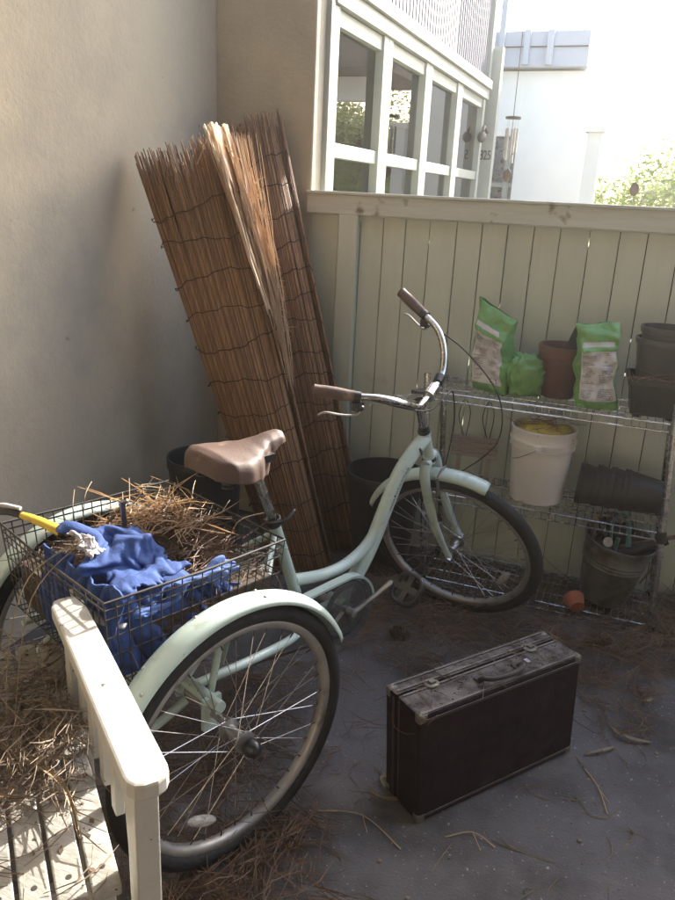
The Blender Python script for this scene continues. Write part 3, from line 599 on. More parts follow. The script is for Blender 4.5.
# basket
bx0, bx1, by, bz0, bz1 = -.26, .205, .245, .50, .72
q = MB(); fl = .02
def bc(s, l, z):   # slight flare to the top
    k = (z-bz0)/(bz1-bz0); m_ = (bx0+bx1)/2; return Vector((m_+(s-m_)*(.93+.07*k), l*(.93+.07*k), z))
wr = .0017
ns = 18; nl = 19
for i in range(ns+1):
    s = bx0+(bx1-bx0)*i/ns
    q.tube([bc(s, -by, bz1), bc(s, -by, bz0), bc(s, by, bz0), bc(s, by, bz1)], wr, 4)
for i in range(nl+1):
    l = -by+2*by*i/nl; q.tube([bc(bx0, l, bz1), bc(bx0, l, bz0), bc(bx1, l, bz0), bc(bx1, l, bz1)], wr, 4)
for k, z in enumerate((.50, .545, .59, .635, .68)):
    q.tube([bc(bx0, -by, z), bc(bx1, -by, z), bc(bx1, by, z), bc(bx0, by, z)], wr*1.1, 4, closed=True)
for dz in (0, -.018): q.tube(spl([bc(bx0, -by, bz1+dz), bc((bx0+bx1)/2, -by-.003, bz1+dz-.004), bc(bx1, -by, bz1+dz), bc(bx1+.003, 0, bz1+dz-.003), bc(bx1, by, bz1+dz), bc((bx0+bx1)/2, by+.003, bz1+dz-.003), bc(bx0, by, bz1+dz), bc(bx0-.003, 0, bz1+dz-.004)], 1, True), .0032 if not dz else .0022, 6, closed=True)
bsk = q.build('basket', M['wire'], TR)
# ------------------------------------------------------------------ needles
def needles(name, n, samp, mt=None, L=(.05, .14), rad=.0008, tilt=.25, curl=.25, seed=1, parent=None, stuff=True, label=None, cat='pine needles', bunch=0):
    r = random.Random(seed); q = MB(); lastp = None
    for i in range(n):
        if bunch and lastp and r.random() < bunch: p, a = lastp[0]+Vector((r.gauss(0, .012), r.gauss(0, .012), r.gauss(0, .003))), lastp[1]+r.gauss(0, .25)
        else:
            p = samp(r); a = r.uniform(0, 6.283)
            if p is None: continue
        p = Vector(p); lastp = (p, a); ln = r.uniform(*L); d = Vector((math.cos(a), math.sin(a), 0)); sd_ = Vector((-d.y, d.x, 0)); c = r.gauss(0, curl); tz = r.gauss(0, tilt)
        h = ln/2; lift = abs(tz)*h
        pts = [p-d*h+sd_*c*h+Vector((0, 0, lift-tz*h)), p-d*h*.3+sd_*c*h*.1+Vector((0, 0, lift-tz*h*.3+.001)), p+d*h*.35+sd_*c*h*.12+Vector((0, 0, lift+tz*h*.35)), p+d*h+sd_*c*h+Vector((0, 0, lift+tz*h))]
        rr = rad*r.uniform(.7, 1.5); q.tube(pts, [rr*.5, rr, rr, rr*.35], 3, caps=False)
    o = q.build(name, mt or M['needle'], parent)
    if stuff and not parent: tag(o, label, cat, None, 'stuff')
    return o
def gz(h, d): return max(.003, h)
def band(r):
    x = r.uniform(-1.0, .75); y = r.gauss(2.62, .24) if r.random() < .7 else r.uniform(2.1, 3.05)
    if y > 3.06 or y < 1.95: return None
    if x > .25 and y < 2.5: y = 3.08-abs(r.gauss(0, .2))
    if x < -.55 and y < 2.2 and r.random() < .6: return None
    return (x, y, .002+abs(r.gauss(0, .012)))
needles('pine_needle_litter', 3900, band, L=(.06, .17), rad=.0011, seed=21, label='thick drift of brown pine needles along the fence and shelf foot', bunch=.5)
def band2(r): return (r.gauss(.36, .10), min(3.05, r.gauss(2.86, .12)), .004+abs(r.gauss(0, .02)))
needles('pine_needle_litter', 700, band2, M['needle_grey'], L=(.05, .16), rad=.0012, seed=22, label='pale straw coloured needle heap at the right shelf post', bunch=.5)
def near_w(r):
    t_ = r.uniform(0, 1); return (-.78+.22*t_+r.gauss(0, .07), .98+.34*t_+r.gauss(0, .10), .002+abs(r.gauss(0, .014)))
needles('pine_needle_litter', 620, near_w, L=(.07, .19), rad=.0011, seed=23, label='needle drift caught under the near rear wheel', bunch=.6)
def inner(r): return (r.gauss(-1.0, .18), r.gauss(1.55, .22), .002+abs(r.gauss(0, .012)))
needles('pine_needle_litter', 1300, inner, L=(.06, .16), rad=.0010, seed=24, label='needle drift lying beneath the tricycle between its rear wheels', bunch=.5)
def sparse(r): return (r.uniform(-1.1, .7), r.uniform(.9, 2.4), .002)
needles('pine_needle_litter', 260, sparse, M['leaf'], L=(.03, .13), rad=.0012, tilt=.03, curl=.4, seed=25, label='scattered single needles on the open concrete', bunch=.35)
# grit and flakes
r = random.Random(31); q = MB()
for i in range(1100):
    x, y = r.uniform(-.9, .8), r.uniform(.9, 2.7); s0 = r.uniform(.0012, .0034)*(2.2 if r.random() < .04 else 1)
    q.ell((x, y, s0*.4), (s0, s0*r.uniform(.6, 1), s0*.5), n=6)
tag(q.build('grit', M['needle_grey']), 'small pale grit and bark crumbs strewn on the concrete', 'grit', None, 'stuff')
def dry_leaf(pts, wd, label):
    q = MB(); P = spl(pts, 6); n = len(P); V = []; Fs = []
    for i, p in enumerate(P):
        t_ = (P[min(i+1, n-1)]-P[max(i-1, 0)]).normalized(); sdv = Vector((-t_.y, t_.x, 0)); w_ = wd*math.sin(math.pi*(i+.4)/(n+.2))**.7
        V += [p-sdv*w_+Vector((0, 0, .003)), p, p+sdv*w_+Vector((0, 0, .003))]
    for i in range(n-1): Fs += [(3*i, 3*i+3, 3*i+4, 3*i+1), (3*i+1, 3*i+4, 3*i+5, 3*i+2)]
    q.add(V, Fs); return tag(q.build('dry_leaf', M['leaf'], solid=.0008), label, 'leaf', 'dry leaves on the concrete')
dry_leaf([(.115, 2.16, .004), (.14, 2.11, .012), (.19, 2.10, .012), (.235, 2.12, .004)], .007, 'curled straw coloured leaf lying alone right of the suitcase')
for k, (P_, lab) in enumerate([([(.06, 1.92, .004), (.10, 1.86, .006), (.13, 1.77, .004)], 'forked pale stem lying right of the suitcase'),
        ([(-.24, 1.52, .004), (-.18, 1.56, .008), (-.12, 1.54, .004)], 'thin bent stem in front of the suitcase face'), ([(-.33, 1.44, .004), (-.45, 1.50, .006), (-.56, 1.47, .004)], 'long curved straw at the near suitcase corner')]):
    q = MB(); q.tube(spl(P_, 6), .0016, 5); e2 = Vector(P_[1]); q.tube([e2, e2+Vector((.03, -.05, .002))], .0011, 4); tag(q.build('dry_straw', M['reed_pale']), lab, 'stem', 'loose stems round the suitcase')
dry_leaf([(.055, 1.98, .004), (.10, 2.01, .010), (.135, 2.05, .004)], .005, 'narrow reddish twig leaf between the curled leaf and the suitcase')
dry_leaf([(-.47, 1.60, .004), (-.42, 1.565, .016), (-.37, 1.59, .012), (-.34, 1.63, .004)], .006, 'curved yellow leaf between the near wheel and the suitcase')
dry_leaf([(-.43, 1.665, .004), (-.445, 1.635, .012), (-.41, 1.60, .004)], .005, 'small hooked pale leaf just beyond the curved yellow leaf')
dry_leaf([(.20, 2.37, .004), (.235, 2.34, .012), (.215, 2.31, .014), (.18, 2.325, .004)], .005, 'ring shaped curled leaf before the right shelf post')
# ------------------------------------------------------------------ bench
SZ = .47; e_ = Vector((-.741, .672, 0)).normalized(); nR = Vector((e_.y, -e_.x, 0)); PN = Vector((-.60, .748, 0))
BT = thing('garden_bench', 'weathered white slatted garden bench covered with pine needles beside the tricycle', 'bench', PN)
def bp(t, n, z): return e_*t+nR*n+Vector((0, 0, z))       # t along slats away from viewer, n to the right, local to PN
Rb = Matrix((e_, -nR, Vector((0, 0, 1)))).transposed()
q = MB(); holes = MB(); r = random.Random(2)
for i in range(14):
    n0 = -.024-i*.0505; dt = r.uniform(-.004, .004)
    q.box(bp(.3725+dt, n0, SZ-.011), (.745, .0435, .022), Rb)
    for tt in (.045, .70): holes.lathe([(0, SZ+.0006), (.0048, SZ+.0006), (.0048, SZ-.003), (0, SZ-.003)], bp(tt+.004, n0, 0), n=12)
sl_ = q.build('seat', M['seat_wood'], BT, bevel=.003); holes.build('screw_hole', M['digits'], sl_)
q = MB()
for tt in (.06, .66): q.box(bp(tt, -.36, SZ-.047), (.022, .69, .05), Rb)
for nn in (-.018, -.70): q.box(bp(.36, nn, SZ-.052), (.66, .02, .058), Rb)
q.build('apron', M['white_wood'], BT, bevel=.002)
def arm(n0, sgn):
    at = Vector((-1.005, 1.118, 0))-PN; an = Vector((-.560, .765, 0))-PN
    if sgn < 0: at = at-nR*.76; an = an-nR*.76
    d = (at-an).normalized(); sdv = Vector((d.y, -d.x, 0)); Ln = (at-an).length; q = MB(); out = []
    w0, w1 = .034, .031
    cs = [(-.012, -.70), (0.0, -.93), (.014, -1), (.25, -.98), (.6*Ln, -.95), (Ln-.02, -.95), (Ln+.004, -.72), (Ln+.010, -.3), (Ln+.010, .3), (Ln+.004, .72), (Ln-.02, .95), (.6*Ln, 1.0), (.2, 1), (.014, 1), (0, .93), (-.012, .70), (-.018, .3), (-.018, -.3)]
    for t_, s in cs: out.append(an+d*t_+sdv*s*w0)
    n = len(out); q.add([p+Vector((0, 0, .680)) for p in out]+[p+Vector((0, 0, .650)) for p in out], [tuple(range(n)), tuple(range(2*n-1, n-1, -1))]+[(i, n+i, n+(i+1) % n, (i+1) % n) for i in range(n)])
    q.build('armrest', M['white_wood'], BT, bevel=.005)
    Rm = Matrix((d, -sdv, Vector((0, 0, 1)))).transposed()
    q = MB(); prof = [(.012, 0), (.058, 0), (.060, .30), (.062, .50), (.072, .57), (.098, .620), (.135, .648), (.012, .648)]
    nn = len(prof); q.add([an+d*a+sdv*.019+Vector((0, 0, z)) for a, z in prof]+[an+d*a-sdv*.019+Vector((0, 0, z)) for a, z in prof], [tuple(range(nn)), tuple(range(2*nn-1, nn-1, -1))]+[(i, nn+i, nn+(i+1) % nn, (i+1) % nn) for i in range(nn)])
    q.build('leg', M['white_wood'], BT, bevel=.003)
    q = MB(); q.box(an+d*(Ln-.07)+Vector((0, 0, .324)), (.045, .036, .648), Rm); q.build('leg', M['white_wood'], BT, bevel=.003)
    q = MB()
    for tt in (.19, .27, .35, .43): q.box(an+d*tt-sdv*.002+Vector((0, 0, .553)), (.030, .016, .192), Rm)
    q.build('side_slat', M['white_wood'], BT, bevel=.002)
arm(0, 1); arm(0, -1)
def onb(r):
    t = r.gauss(.42, .15); n = -abs(r.gauss(.14, .12))-.005
    if not (.03 < t < .72): return None
    p = PN+bp(t, n, SZ+.003+abs(r.gauss(0, .012))); return p
needles('bench_pine_needles', 800, onb, M['needle_grey'], L=(.05, .16), rad=.0010, seed=41, curl=.35, label='tangle of greyish needles heaped on the white bench seat', bunch=.5)
r = random.Random(44); q = MB()
for i in range(160):
    p = PN+bp(r.gauss(.4, .2), -abs(r.gauss(.12, .12)), SZ+.002)
    if not -.7 < (p-PN).dot(nR) < -.005 or not .01 < (p-PN).dot(e_) < .73: continue
    a = r.uniform(0, 6.28); d = Vector((math.cos(a), math.sin(a), .2))*r.uniform(.003, .009); s_2 = Vector((-d.y, d.x, .001))*.5; q.add([p-d, p+s_2, p+d, p-s_2], [(0, 1, 2, 3)])
tag(q.build('bench_leaf_bits', M['cone'], solid=.0006), 'dark leaf crumbs scattered over the bench slats', 'leaf bits', None, 'stuff')
for k, (P_, lab) in enumerate([([(.52, -.02), (.44, -.10), (.36, -.12), (.22, -.06), (.10, -.05)], 'long yellow grass blade curving down the bench seat'),
                           ([(.50, -.13), (.47, -.06), (.40, -.05), (.33, -.09)], 'broad curled dry blade lying across the bench needles')]):
    dry_leaf([PN+bp(t, n, SZ+.02+.01*(i % 2)) for i, (t, n) in enumerate(P_)], .006, lab)
    bpy.context.view_layer.update()
for o in sc.objects:
    if o.name.startswith('dry_leaf') and 'bench' in o.get('label', ''): o['group'] = 'dry blades on the bench'
# two long stems crossing the armrest
q = MB(); q.tube(spl([(-1.02, 1.20, .78), (-1.08, 1.10, .72), (-1.07, 1.02, .60), (-1.02, .95, .50)], 6), .0014, 4); q.tube(spl([(-1.0, 1.18, .79), (-1.04, 1.06, .70), (-.98, .93, .52)], 6), .0012, 4)
tag(q.build('dry_straw', M['leaf']), 'pair of long dry stems hanging over the armrest from the basket', 'stem')
# ------------------------------------------------------------------ suitcase
A_ = Vector((-.315, 1.533, 0)); B_ = Vector((.018, 1.98, 0)); sx = (B_-A_).normalized(); sy = Vector((-sx.y, sx.x, 0)); SL, SD, SH = .556, .140, .330
SC = thing('suitcase', 'old dark burgundy suitcase with dusty top standing upright on the concrete', 'suitcase', A_, math.atan2(sx.y, sx.x))
q = MB(); q.box((SL/2, .0465, SH/2+.003), (SL, .093, SH)); q.build('case_body', M['case'], SC, bevel=.007)
q = MB(); q.box((SL/2, .119, SH/2+.003), (SL-.001, .045, SH)); q.build('case_lid', M['case'], SC, bevel=.007)
q = MB(); 
for yy in (.006, .083, .106, .134):
    q.box((SL/2, yy, SH+.0045), (SL-.02, .007, .003)); 
for yy in (.083, .106): q.box((-.0006, yy, SH/2), (.003, .006, SH-.02)); q.box((SL+.0006, yy, SH/2), (.003, .006, SH-.02))
for zz in (.02, SH-.016): q.box((SL/2, -.0006, zz), (SL-.04, .003, .008))
q.build('piping', M['case_edge'], SC, bevel=.001)
for x in (0, SL):
    for yy in (0, .14):
        for z in (.003, SH+.003):
            fx, fy, fz = (1 if x == 0 else -1), (1 if yy == 0 else -1), (1 if z < .1 else -1); q = MB()
            q.ell((x+fx*.010, yy+fy*.010, z+fz*.010), (.0135, .0135, .0135), n=14); q.box((x+fx*.012, yy+fy*.0095, z+fz*.012), (.027, .021, .027))
            q.build('corner_cap', M['brass_old'], SC, bevel=.005, smooth=2)
for x in (.105, .45):
    q = MB(); q.lathe([(0, .0), (.021, 0), (.021, .004), (.017, .006), (0, .006)], (x, .088, SH+.004), n=24, ex=(1, .8)); q.box((x, .088, SH+.013), (.016, .014, .006)); q.tube([(x-.012, .099, SH+.010), (x+.012, .099, SH+.010)], .003, 8)
    q.build('latch', M['brass_old'], SC, smooth=2)
q = MB(); q.tube(spl([(.225, .045, SH+.004), (.222, .03, SH+.020), (.240, .012, SH+.024), (.29, .004, SH+.025), (.34, .012, SH+.024), (.357, .03, SH+.020), (.354, .045, SH+.004)], 5), [.006]*6+[.0095]*19+[.006]*6, 10, flat=.75)
q.box((.225, .045, SH+.006), (.02, .022, .006)); q.box((.354, .045, SH+.006), (.02, .022, .006)); q.build('handle', M['handle_leather'], SC, smooth=2)
q = MB(); q.box((.40, .05, SH+.0045), (.012, .016, .002)); q.build('price_sticker', M['lining'], SC)
def oncase(r): x, y = r.uniform(.02, SL-.02), r.uniform(.01, .13); return A_+sx*x+sy*y+Vector((0, 0, SH+.006))
needles('suitcase_needles', 26, oncase, M['needle_grey'], L=(.04, .11), rad=.0009, tilt=.05, seed=51, label='few dry needles lying on top of the suitcase')
r = random.Random(52); q = MB()
for i in range(260):
    p = oncase(r); s0 = r.uniform(.0008, .0028); q.ell((p.x, p.y, SH+.0045), (s0, s0*.7, s0*.5), n=6)
tag(q.build('suitcase_crumbs', M['soil']), 'dark bark crumbs sprinkled on the dusty suitcase top', 'crumbs', None, 'stuff')
q = MB(); q.tube(spl([A_+sx*(-.004)+sy*.13+Vector((0, 0, .30)), A_+sx*(-.03)+sy*.09+Vector((0, 0, .25)), A_+sx*(-.02)+sy*.02+Vector((0, 0, .27)), A_+sx*.02-sy*.01+Vector((0, 0, .33))], 6), .0011, 4)
tag(q.build('dry_straw', M['needle']), 'thin brown stem looped on the near end of the suitcase', 'stem')
# ------------------------------------------------------------------ shelf
SX1, SX0, SY0, SY1 = .224, -.650, 2.776, 3.050; SK = -.06
SHT = thing('wire_shelf', 'chrome wire shelving rack standing before the fence, holding pots and bags', 'shelf', (SX1, SY0, 0))
def sp_(x, y, z): return Vector((x-SX1+SK*z, y-SY0, z))
for x in (SX0, SX1):
    for y in (SY0, SY1):
        q = MB(); q.tube([sp_(x, y, .01), sp_(x, y, .868)], .0125, 16)
        q.tube([sp_(x, y, .868), sp_(x, y, .874)], .0135, 14); q.tube([sp_(x, y, 0), sp_(x, y, .012)], .015, 14)
        po = q.build('post', M['chrome'], SHT, smooth=2); z = .03; q = MB()
        while z < .86: q.tube([sp_(x, y, z-.001), sp_(x, y, z+.001)], .0129, 16); z += .0254
        o = q.build('groove', M['zinc'], po, smooth=2); o['kind'] = 'stuff'
for z in (.035, .405, .805):
    q = MB(); fr = .0032
    for dz in (0, -.028):
        q.tube([sp_(SX0, SY0-.004, z+dz), sp_(SX1, SY0-.004, z+dz)], fr, 6); q.tube([sp_(SX0, SY1+.004, z+dz), sp_(SX1, SY1+.004, z+dz)], fr, 6)
        q.tube([sp_(SX0-.004, SY0, z+dz), sp_(SX0-.004, SY1, z+dz)], fr, 6); q.tube([sp_(SX1+.004, SY0, z+dz), sp_(SX1+.004, SY1, z+dz)], fr, 6)
    for yy in (SY0+.09, SY0+.185): q.tube([sp_(SX0, yy, z-.005), sp_(SX1, yy, z-.005)], .0028, 6)
    x = SX0+.02
    while x < SX1-.01:
        q.tube([sp_(x, SY0-.004, z-.028), sp_(x, SY0-.004, z), sp_(x, SY0+.002, z+.0025), sp_(x, SY1-.002, z+.0025), sp_(x, SY1+.004, z), sp_(x, SY1+.004, z-.028)], .0017, 4); x += .0255
    for yy in (SY0+.05, SY0+.14, SY0+.23):
        for xx, s0 in ((SX0-.004, 1), (SX1+.004, -1)): q.tube([sp_(xx, yy-.02, z-.028), sp_(xx, yy, z), sp_(xx, yy+.02, z-.028)], .0017, 4)
    sh = q.build('shelf', M['chrome'], SHT, smooth=2)
    for x in (SX0, SX1):
        for y in (SY0, SY1): q = MB(); q.tube([sp_(x, y, z-.034), sp_(x, y, z+.008)], [.019, .0165], 14); q.build('corner_sleeve', M['zinc'] if z > .5 else M['black'], sh, smooth=2)
needles('shelf_needles', 90, lambda r: (r.uniform(-.62, .18), r.uniform(2.79, 3.03), r.choice((.811, .411, .411))+r.uniform(0, .004)), L=(.05, .15), rad=.0010, tilt=.08, seed=61, label='loose pine needles caught in the wire shelves')
# ------------------------------------------------------------------ bags
def bag(name, label, c, wd, dp, ht, yaw, leanx, leany, seed, lab=True, group='green garden product bags', crump=.006, face=-1, slope=0):
    t = thing(name, label, 'bag', c, yaw, group)
    def f(u, v):
        a = 2*math.pi*u; k = v; hw = wd/2*(1-.03*math.sin(k*9))*(1+.16*max(0, (k-.75)/.25)**1.5); hd = dp/2
        tk = max(0, (k-.72)/.28); bk = max(0, (.12-k)/.12); hd2 = hd*(1-tk**1.3*.93)*(1-.25*bk); e = .42+.5*tk
        ca, sa = math.cos(a), math.sin(a); x = hw*math.copysign(abs(ca)**e, ca); y = hd2*math.copysign(abs(sa)**(.55), sa)
        z = ht*k; p = Vector((x, y, z)); nn = Vector((noise.noise(p*16+Vector((seed, 0, 0))), noise.noise(p*16+Vector((0, seed, 9))), 0))
        n2 = noise.noise(p*38+Vector((seed, 3, 0))); rg = (1-abs(noise.noise(p*24+Vector((0, seed, 3)))))**3
        p += nn*crump*1.6+Vector((0, math.copysign(1, sa)*(n2*crump+rg*crump*.8)*(1-tk*.5), 0)); p.z += crump*noise.noise(p*9+Vector((seed,)*3))
        p.z += slope*x*max(0, k-.3)/.7
        if tk > .8: p.z += .004*math.sin(x*60)
        return p+Vector((leanx*z, leany*z, 0))
    nu, nv = 97, 60; q = MB(); q.add([f(i/(nu-1), j/(nv-1)) for i in range(nu-1) for j in range(nv)], [])
    for i in range(nu-1):
        for j in range(nv-1):
            a = 2*math.pi*(i+.5)/(nu-1); k = (j+.5)/(nv-1); X = math.copysign(abs(math.cos(a))**.42, math.cos(a)); mi = 0
            if lab and math.sin(a)*face > .05 and abs(X) < .86:
                if .10 < k < .70 or .74 < k < .80 and X < .75: mi = 1
            q.f.append((i*nv+j, ((i+1) % (nu-1))*nv+j, ((i+1) % (nu-1))*nv+j+1, i*nv+j+1)); q.mi.append(mi)
    q.f.append(tuple(i*nv for i in range(nu-2, -1, -1))); q.mi.append(0)
    o = q.build('bag_body', [M['bag_green'], M['bag_label']], t, smooth=True, solid=.0012)
    if lab:   # rows of small print
        g = MB(); r = random.Random(seed)
        for col in range(2):
            k = .14
            while k < .68:
                if r.random() < .22: k += .022; continue
                x0 = -.80+col*.84+r.uniform(0, .05); x1 = x0+r.uniform(.35, .72)
                for i in range(12):
                    xa, xb = x0+(x1-x0)*i/12, x0+(x1-x0)*(i+.8)/12
                    def gp_(X, kk):
                        ca = math.copysign(abs(X)**(1/.42), X); a = math.acos(max(-1, min(1, ca))); a = a if face > 0 else 2*math.pi-a
                        return f(a/(2*math.pi), kk)+Vector((0, face*.0014, 0))
                    if r.random() < .85: g.add([gp_(xa, k), gp_(xb, k), gp_(xb, k+.008), gp_(xa, k+.008)], [(0, 1, 2, 3)])
                k += .0175
        g.build('print', M['ink'], o)
        g = MB()
        for i in range(9):
            xa = .30+i*.045; g.add([gp_(xa, .115), gp_(xa+.022, .115), gp_(xa+.022, .175), gp_(xa, .175)], [(0, 1, 2, 3)])
        g.build('barcode', M['ink_dark'], o)
    return t
bag('fertilizer_bag', 'tall green bag with pale label at the left end of the top shelf', (-.478, 2.90, .811), .150, .085, .305, R(-24), -.06, .02, 3, crump=.009, slope=-.34)
bag('fertilizer_bag', 'green bag with crinkled label leaning right of the brown pot', (-.095, 2.855, .811), .135, .09, .295, R(12), -.10, .06, 8, crump=.011, slope=.14)
def crumple(name, label, c, d, yaw, seed, mt, cat, group=None, amp=.018):
    q = MB(); n = 48; m_ = 32; vs = []
    for i in range(m_+1):
        th = math.pi*i/m_
        for j in range(n):
            a = 2*math.pi*j/n; p = Vector((math.sin(th)*math.cos(a), math.sin(th)*math.sin(a), math.cos(th)))
            e = Vector([math.copysign(abs(x)**.7, x) for x in p]); rg = (1-abs(noise.noise(p*1.9+Vector((seed, 0, 0)))))**2; r2_ = 1-abs(noise.noise(p*4.1+Vector((0, seed, 0))))
            e = e*(1+(rg-.5)*.42+(r2_-.7)*.30); vs.append(Vector((e.x*d[0], e.y*d[1], max(-d[2], e.z*d[2]))))
    q.add(vs, [(i*n+j, (i+1)*n+j, (i+1)*n+(j+1) % n, i*n+(j+1) % n) for i in range(m_) for j in range(n)]); 
    return q, thing(name, label, cat, c, yaw, group)
q, t = crumple('fertilizer_bag', 'small crumpled green bag slumped between the tall bag and brown pot', (-.362, 2.91, .88), (.068, .055, .072), R(20), 4, None, 'bag', 'green garden product bags')
bo = q.build('bag_body', M['bag_green'], t, smooth=True)
q = MB(); r = random.Random(6)
for k in range(5):
    q.tube(spl([Vector((-.02+k*.009, -.050-.004*math.sin(k+i), .035-i*.016)) for i in range(4)], 3), .0016, 4)
q.build('printed_stripes', M['bag_label'], bo)
# ------------------------------------------------------------------ pots and buckets
def pot(name, label, c, rt, rb, h, mt, cat='pot', rim=.012, rimh=.03, axis=None, group=None, parent=None, wall=.003, n=40, fill=None, ribs=()):
    o = thing(name, label, cat, c, 0, group) if not parent else None; q = MB()
    rr = lambda z: rb+(rt-rb)*z/h
    prof = [(0, 0), (rb-.004, 0), (rb, .004)]
    for z in ribs: prof += [(rr(z-.004), z-.004), (rr(z)+.0035, z), (rr(z+.004), z+.004)]
    prof += [(rr(h-rimh), h-rimh), (rr(h-rimh)+rim*.4, h-rimh+.002), (rt+rim*.4, h-.002), (rt+rim*.3, h), (rt-wall, h), (rt-wall-.001, h-.004), (rr(h-rimh)-wall, h-rimh), (rb-wall, .006), (0, .006)]
    q.lathe(prof, (0, 0, 0), axis, n)
    if o:
        q.build('pot_body', mt, o, smooth=2)
        if fill: g = MB(); g.lathe([(0, h-fill), (rr(h-fill)-wall-.001, h-fill)], n=24); g.build('soil', M['soil'], o)
        return o
    return q
t = pot('plastic_pot', 'brown plastic pot with a dark shard poking out, between the green bags', (-.240, 2.945, .811), .085, .060, .195, M['brown_pot'], rimh=.045, fill=.04)
q = MB(); q.add([(-.01, .0, .13), (.062, .02, .15), (.045, .03, .27), (.035, .028, .275)], [(0, 1, 2, 3)]); tag(q.build('pot_shard', M['black_pot'], solid=.003, loc=(-.240, 2.945, .811)), 'dark triangular plastic shard standing in the brown pot', 'shard')
# square black pot
SQ = thing('square_pot', 'square black planter at the right end of the top shelf', 'pot', (.10, 2.90, .811), R(4))
q = MB(); q.box((0, 0, .062), (.155, .155, .124), taper=1.2)
q.v = q.v[:8]; q.f = q.f[:1]+q.f[2:]; q.mi = q.mi[:5]; q.build('pot_body', M['black_pot'], SQ, solid=.004, bevel=.004)
q = MB(); 
for sx_, sy_, lx, ly in ((0, -.097, .20, .006), (0, .097, .20, .006), (-.097, 0, .006, .20), (.097, 0, .006, .20)): q.box((sx_, sy_, .118), (lx+.004, ly, .022))
for i in range(7): q.box((-.07+i*.0233, -.086, .06), (.004, .004, .085))
q.build('pot_rim', M['black_pot'], SQ, bevel=.002)
for sx_ in (-.055, .055):
    q = MB(); q.box((sx_, -.055, -.006+.006), (.03, .03, .02)); q.build('foot', M['black_pot'], SQ)
pot('nursery_pot', 'lower grey round pot nested in the square black planter', (.100, 2.925, .885), .092, .072, .185, M['grey_pot'], group='nested grey pots', rimh=.022)
pot('nursery_pot', 'upper grey round pot nested inside its twin above the square planter', (.108, 2.93, .925), .090, .072, .185, M['grey_pot'], group='nested grey pots', rimh=.022)
needles('planter_needles', 40, lambda r: (.10+r.uniform(-.09, .09), 2.83+r.uniform(-.02, .03), .938), M['needle'], L=(.05, .12), rad=.0010, tilt=.1, seed=71, label='reddish needles lying across the square planter rim')
# white bucket
BK = thing('white_bucket', 'white plastic bucket holding a yellow cloth on the middle shelf', 'bucket', (-.262, 2.90, .409), R(-30))
q = MB(); hB = .292
q.lathe([(0, 0), (.094, 0), (.099, .005), (.114, .215), (.122, .217), (.122, .222), (.1155, .224), (.117, .240), (.125, .242), (.125, .247), (.118, .249), (.119, .284), (.124, .286), (.124, .292), (.117, .292), (.113, .23), (.096, .008), (0, .008)], n=48); q.build('bucket_body', M['white_plastic'], BK, smooth=2)
for a in (R(-62), R(118)):
    q = MB(); Rz = Matrix.Rotation(a, 3, 'Z'); q.box(Rz @ Vector((.124, 0, .232)), (.012, .028, .026), Rz); q.tube([Rz @ Vector((.128, 0, .232)), Rz @ Vector((.136, 0, .232))], .006, 10); q.build('ear', M['white_plastic'], BK, bevel=.002)
ea, eb = Matrix.Rotation(R(-62), 3, 'Z') @ Vector((.134, 0, .232)), Matrix.Rotation(R(118), 3, 'Z') @ Vector((.134, 0, .232)); mdl = (Vector((-math.cos(R(28)), -math.sin(R(28)), 0)))
q = MB(); pts = []
for i in range(21):
    a = math.pi*i/20; pts.append(ea*(.5+.5*math.cos(a))+eb*(.5-.5*math.cos(a))+(mdl*.105+Vector((0, 0, -.075)))*math.sin(a))
q.tube(pts, .0016, 6); q.build('bail_handle', M['zinc'], BK, smooth=True)
q, t = crumple('yellow_cloth', 'crumpled yellow cloth stuffed in the white bucket', (-.258, 2.905, .668), (.092, .085, .032), R(10), 9, None, 'cloth'); q.build('cloth_body', M['yellow_cloth'], t, smooth=True)
needles('bucket_needles', 45, lambda r: (-.262+r.gauss(-.01, .045), 2.905+r.gauss(0, .045), .69+abs(r.gauss(0, .012))), L=(.04, .12), rad=.0010, tilt=.5, seed=72, label='needles sticking out of the white bucket')
# nested black pots lying down
axX = Matrix(((0, 0, 1), (1, 0, 0), (0, 1, 0)))       # local z -> world x
for i, (x, g_) in enumerate(((-.115, 'leftmost of the'), (-.055, 'second from the left of the'), (-.005, 'third from the left of the'), (.045, 'rightmost of the'))):
    o = thing('nursery_pot', g_+' black pots nested lying on the middle shelf', 'pot', (x, 2.925, .492), 0, 'nested black pots lying on the middle shelf'); q = MB()
    Rt = Matrix.Rotation(R(3), 3, 'Y') @ axX; h = .165
    q.lathe([(.076, 0), (.080, .001), (.080, .020), (.0775, .022), (.058, h), (0, h), (0, h-.004), (.055, h-.004), (.073, .02), (.076, 0)], n=36, axis=Rt); q.build('pot_body', M['black_pot'], o, smooth=2)
# wooden slat tag / tiny chair
MC = thing('miniature_chair', 'tiny grey slatted wooden chair with wire loops standing behind the bucket', 'chair', (-.535, 2.985, .409), R(3))
q = MB()
for i in range(4): q.box((0, 0, .105+i*.0225), (.186, .010, .0185))
q.build('backrest', M['slat_wood'], MC, bevel=.002)
for x in (-.06, .06): q = MB(); q.box((x, .010, .088), (.018, .008, .176)); q.build('leg', M['slat_wood'], MC, bevel=.001)
q = MB()
for x in (-.045, .05): q.tube(spl([(x-.004, .006, .18), (x-.03, .006, .26), (x-.012, .006, .33), (x+.014, .006, .28), (x+.006, .006, .18)], 6), .0018, 6)
q.build('wire_loop', M['wire'], MC)
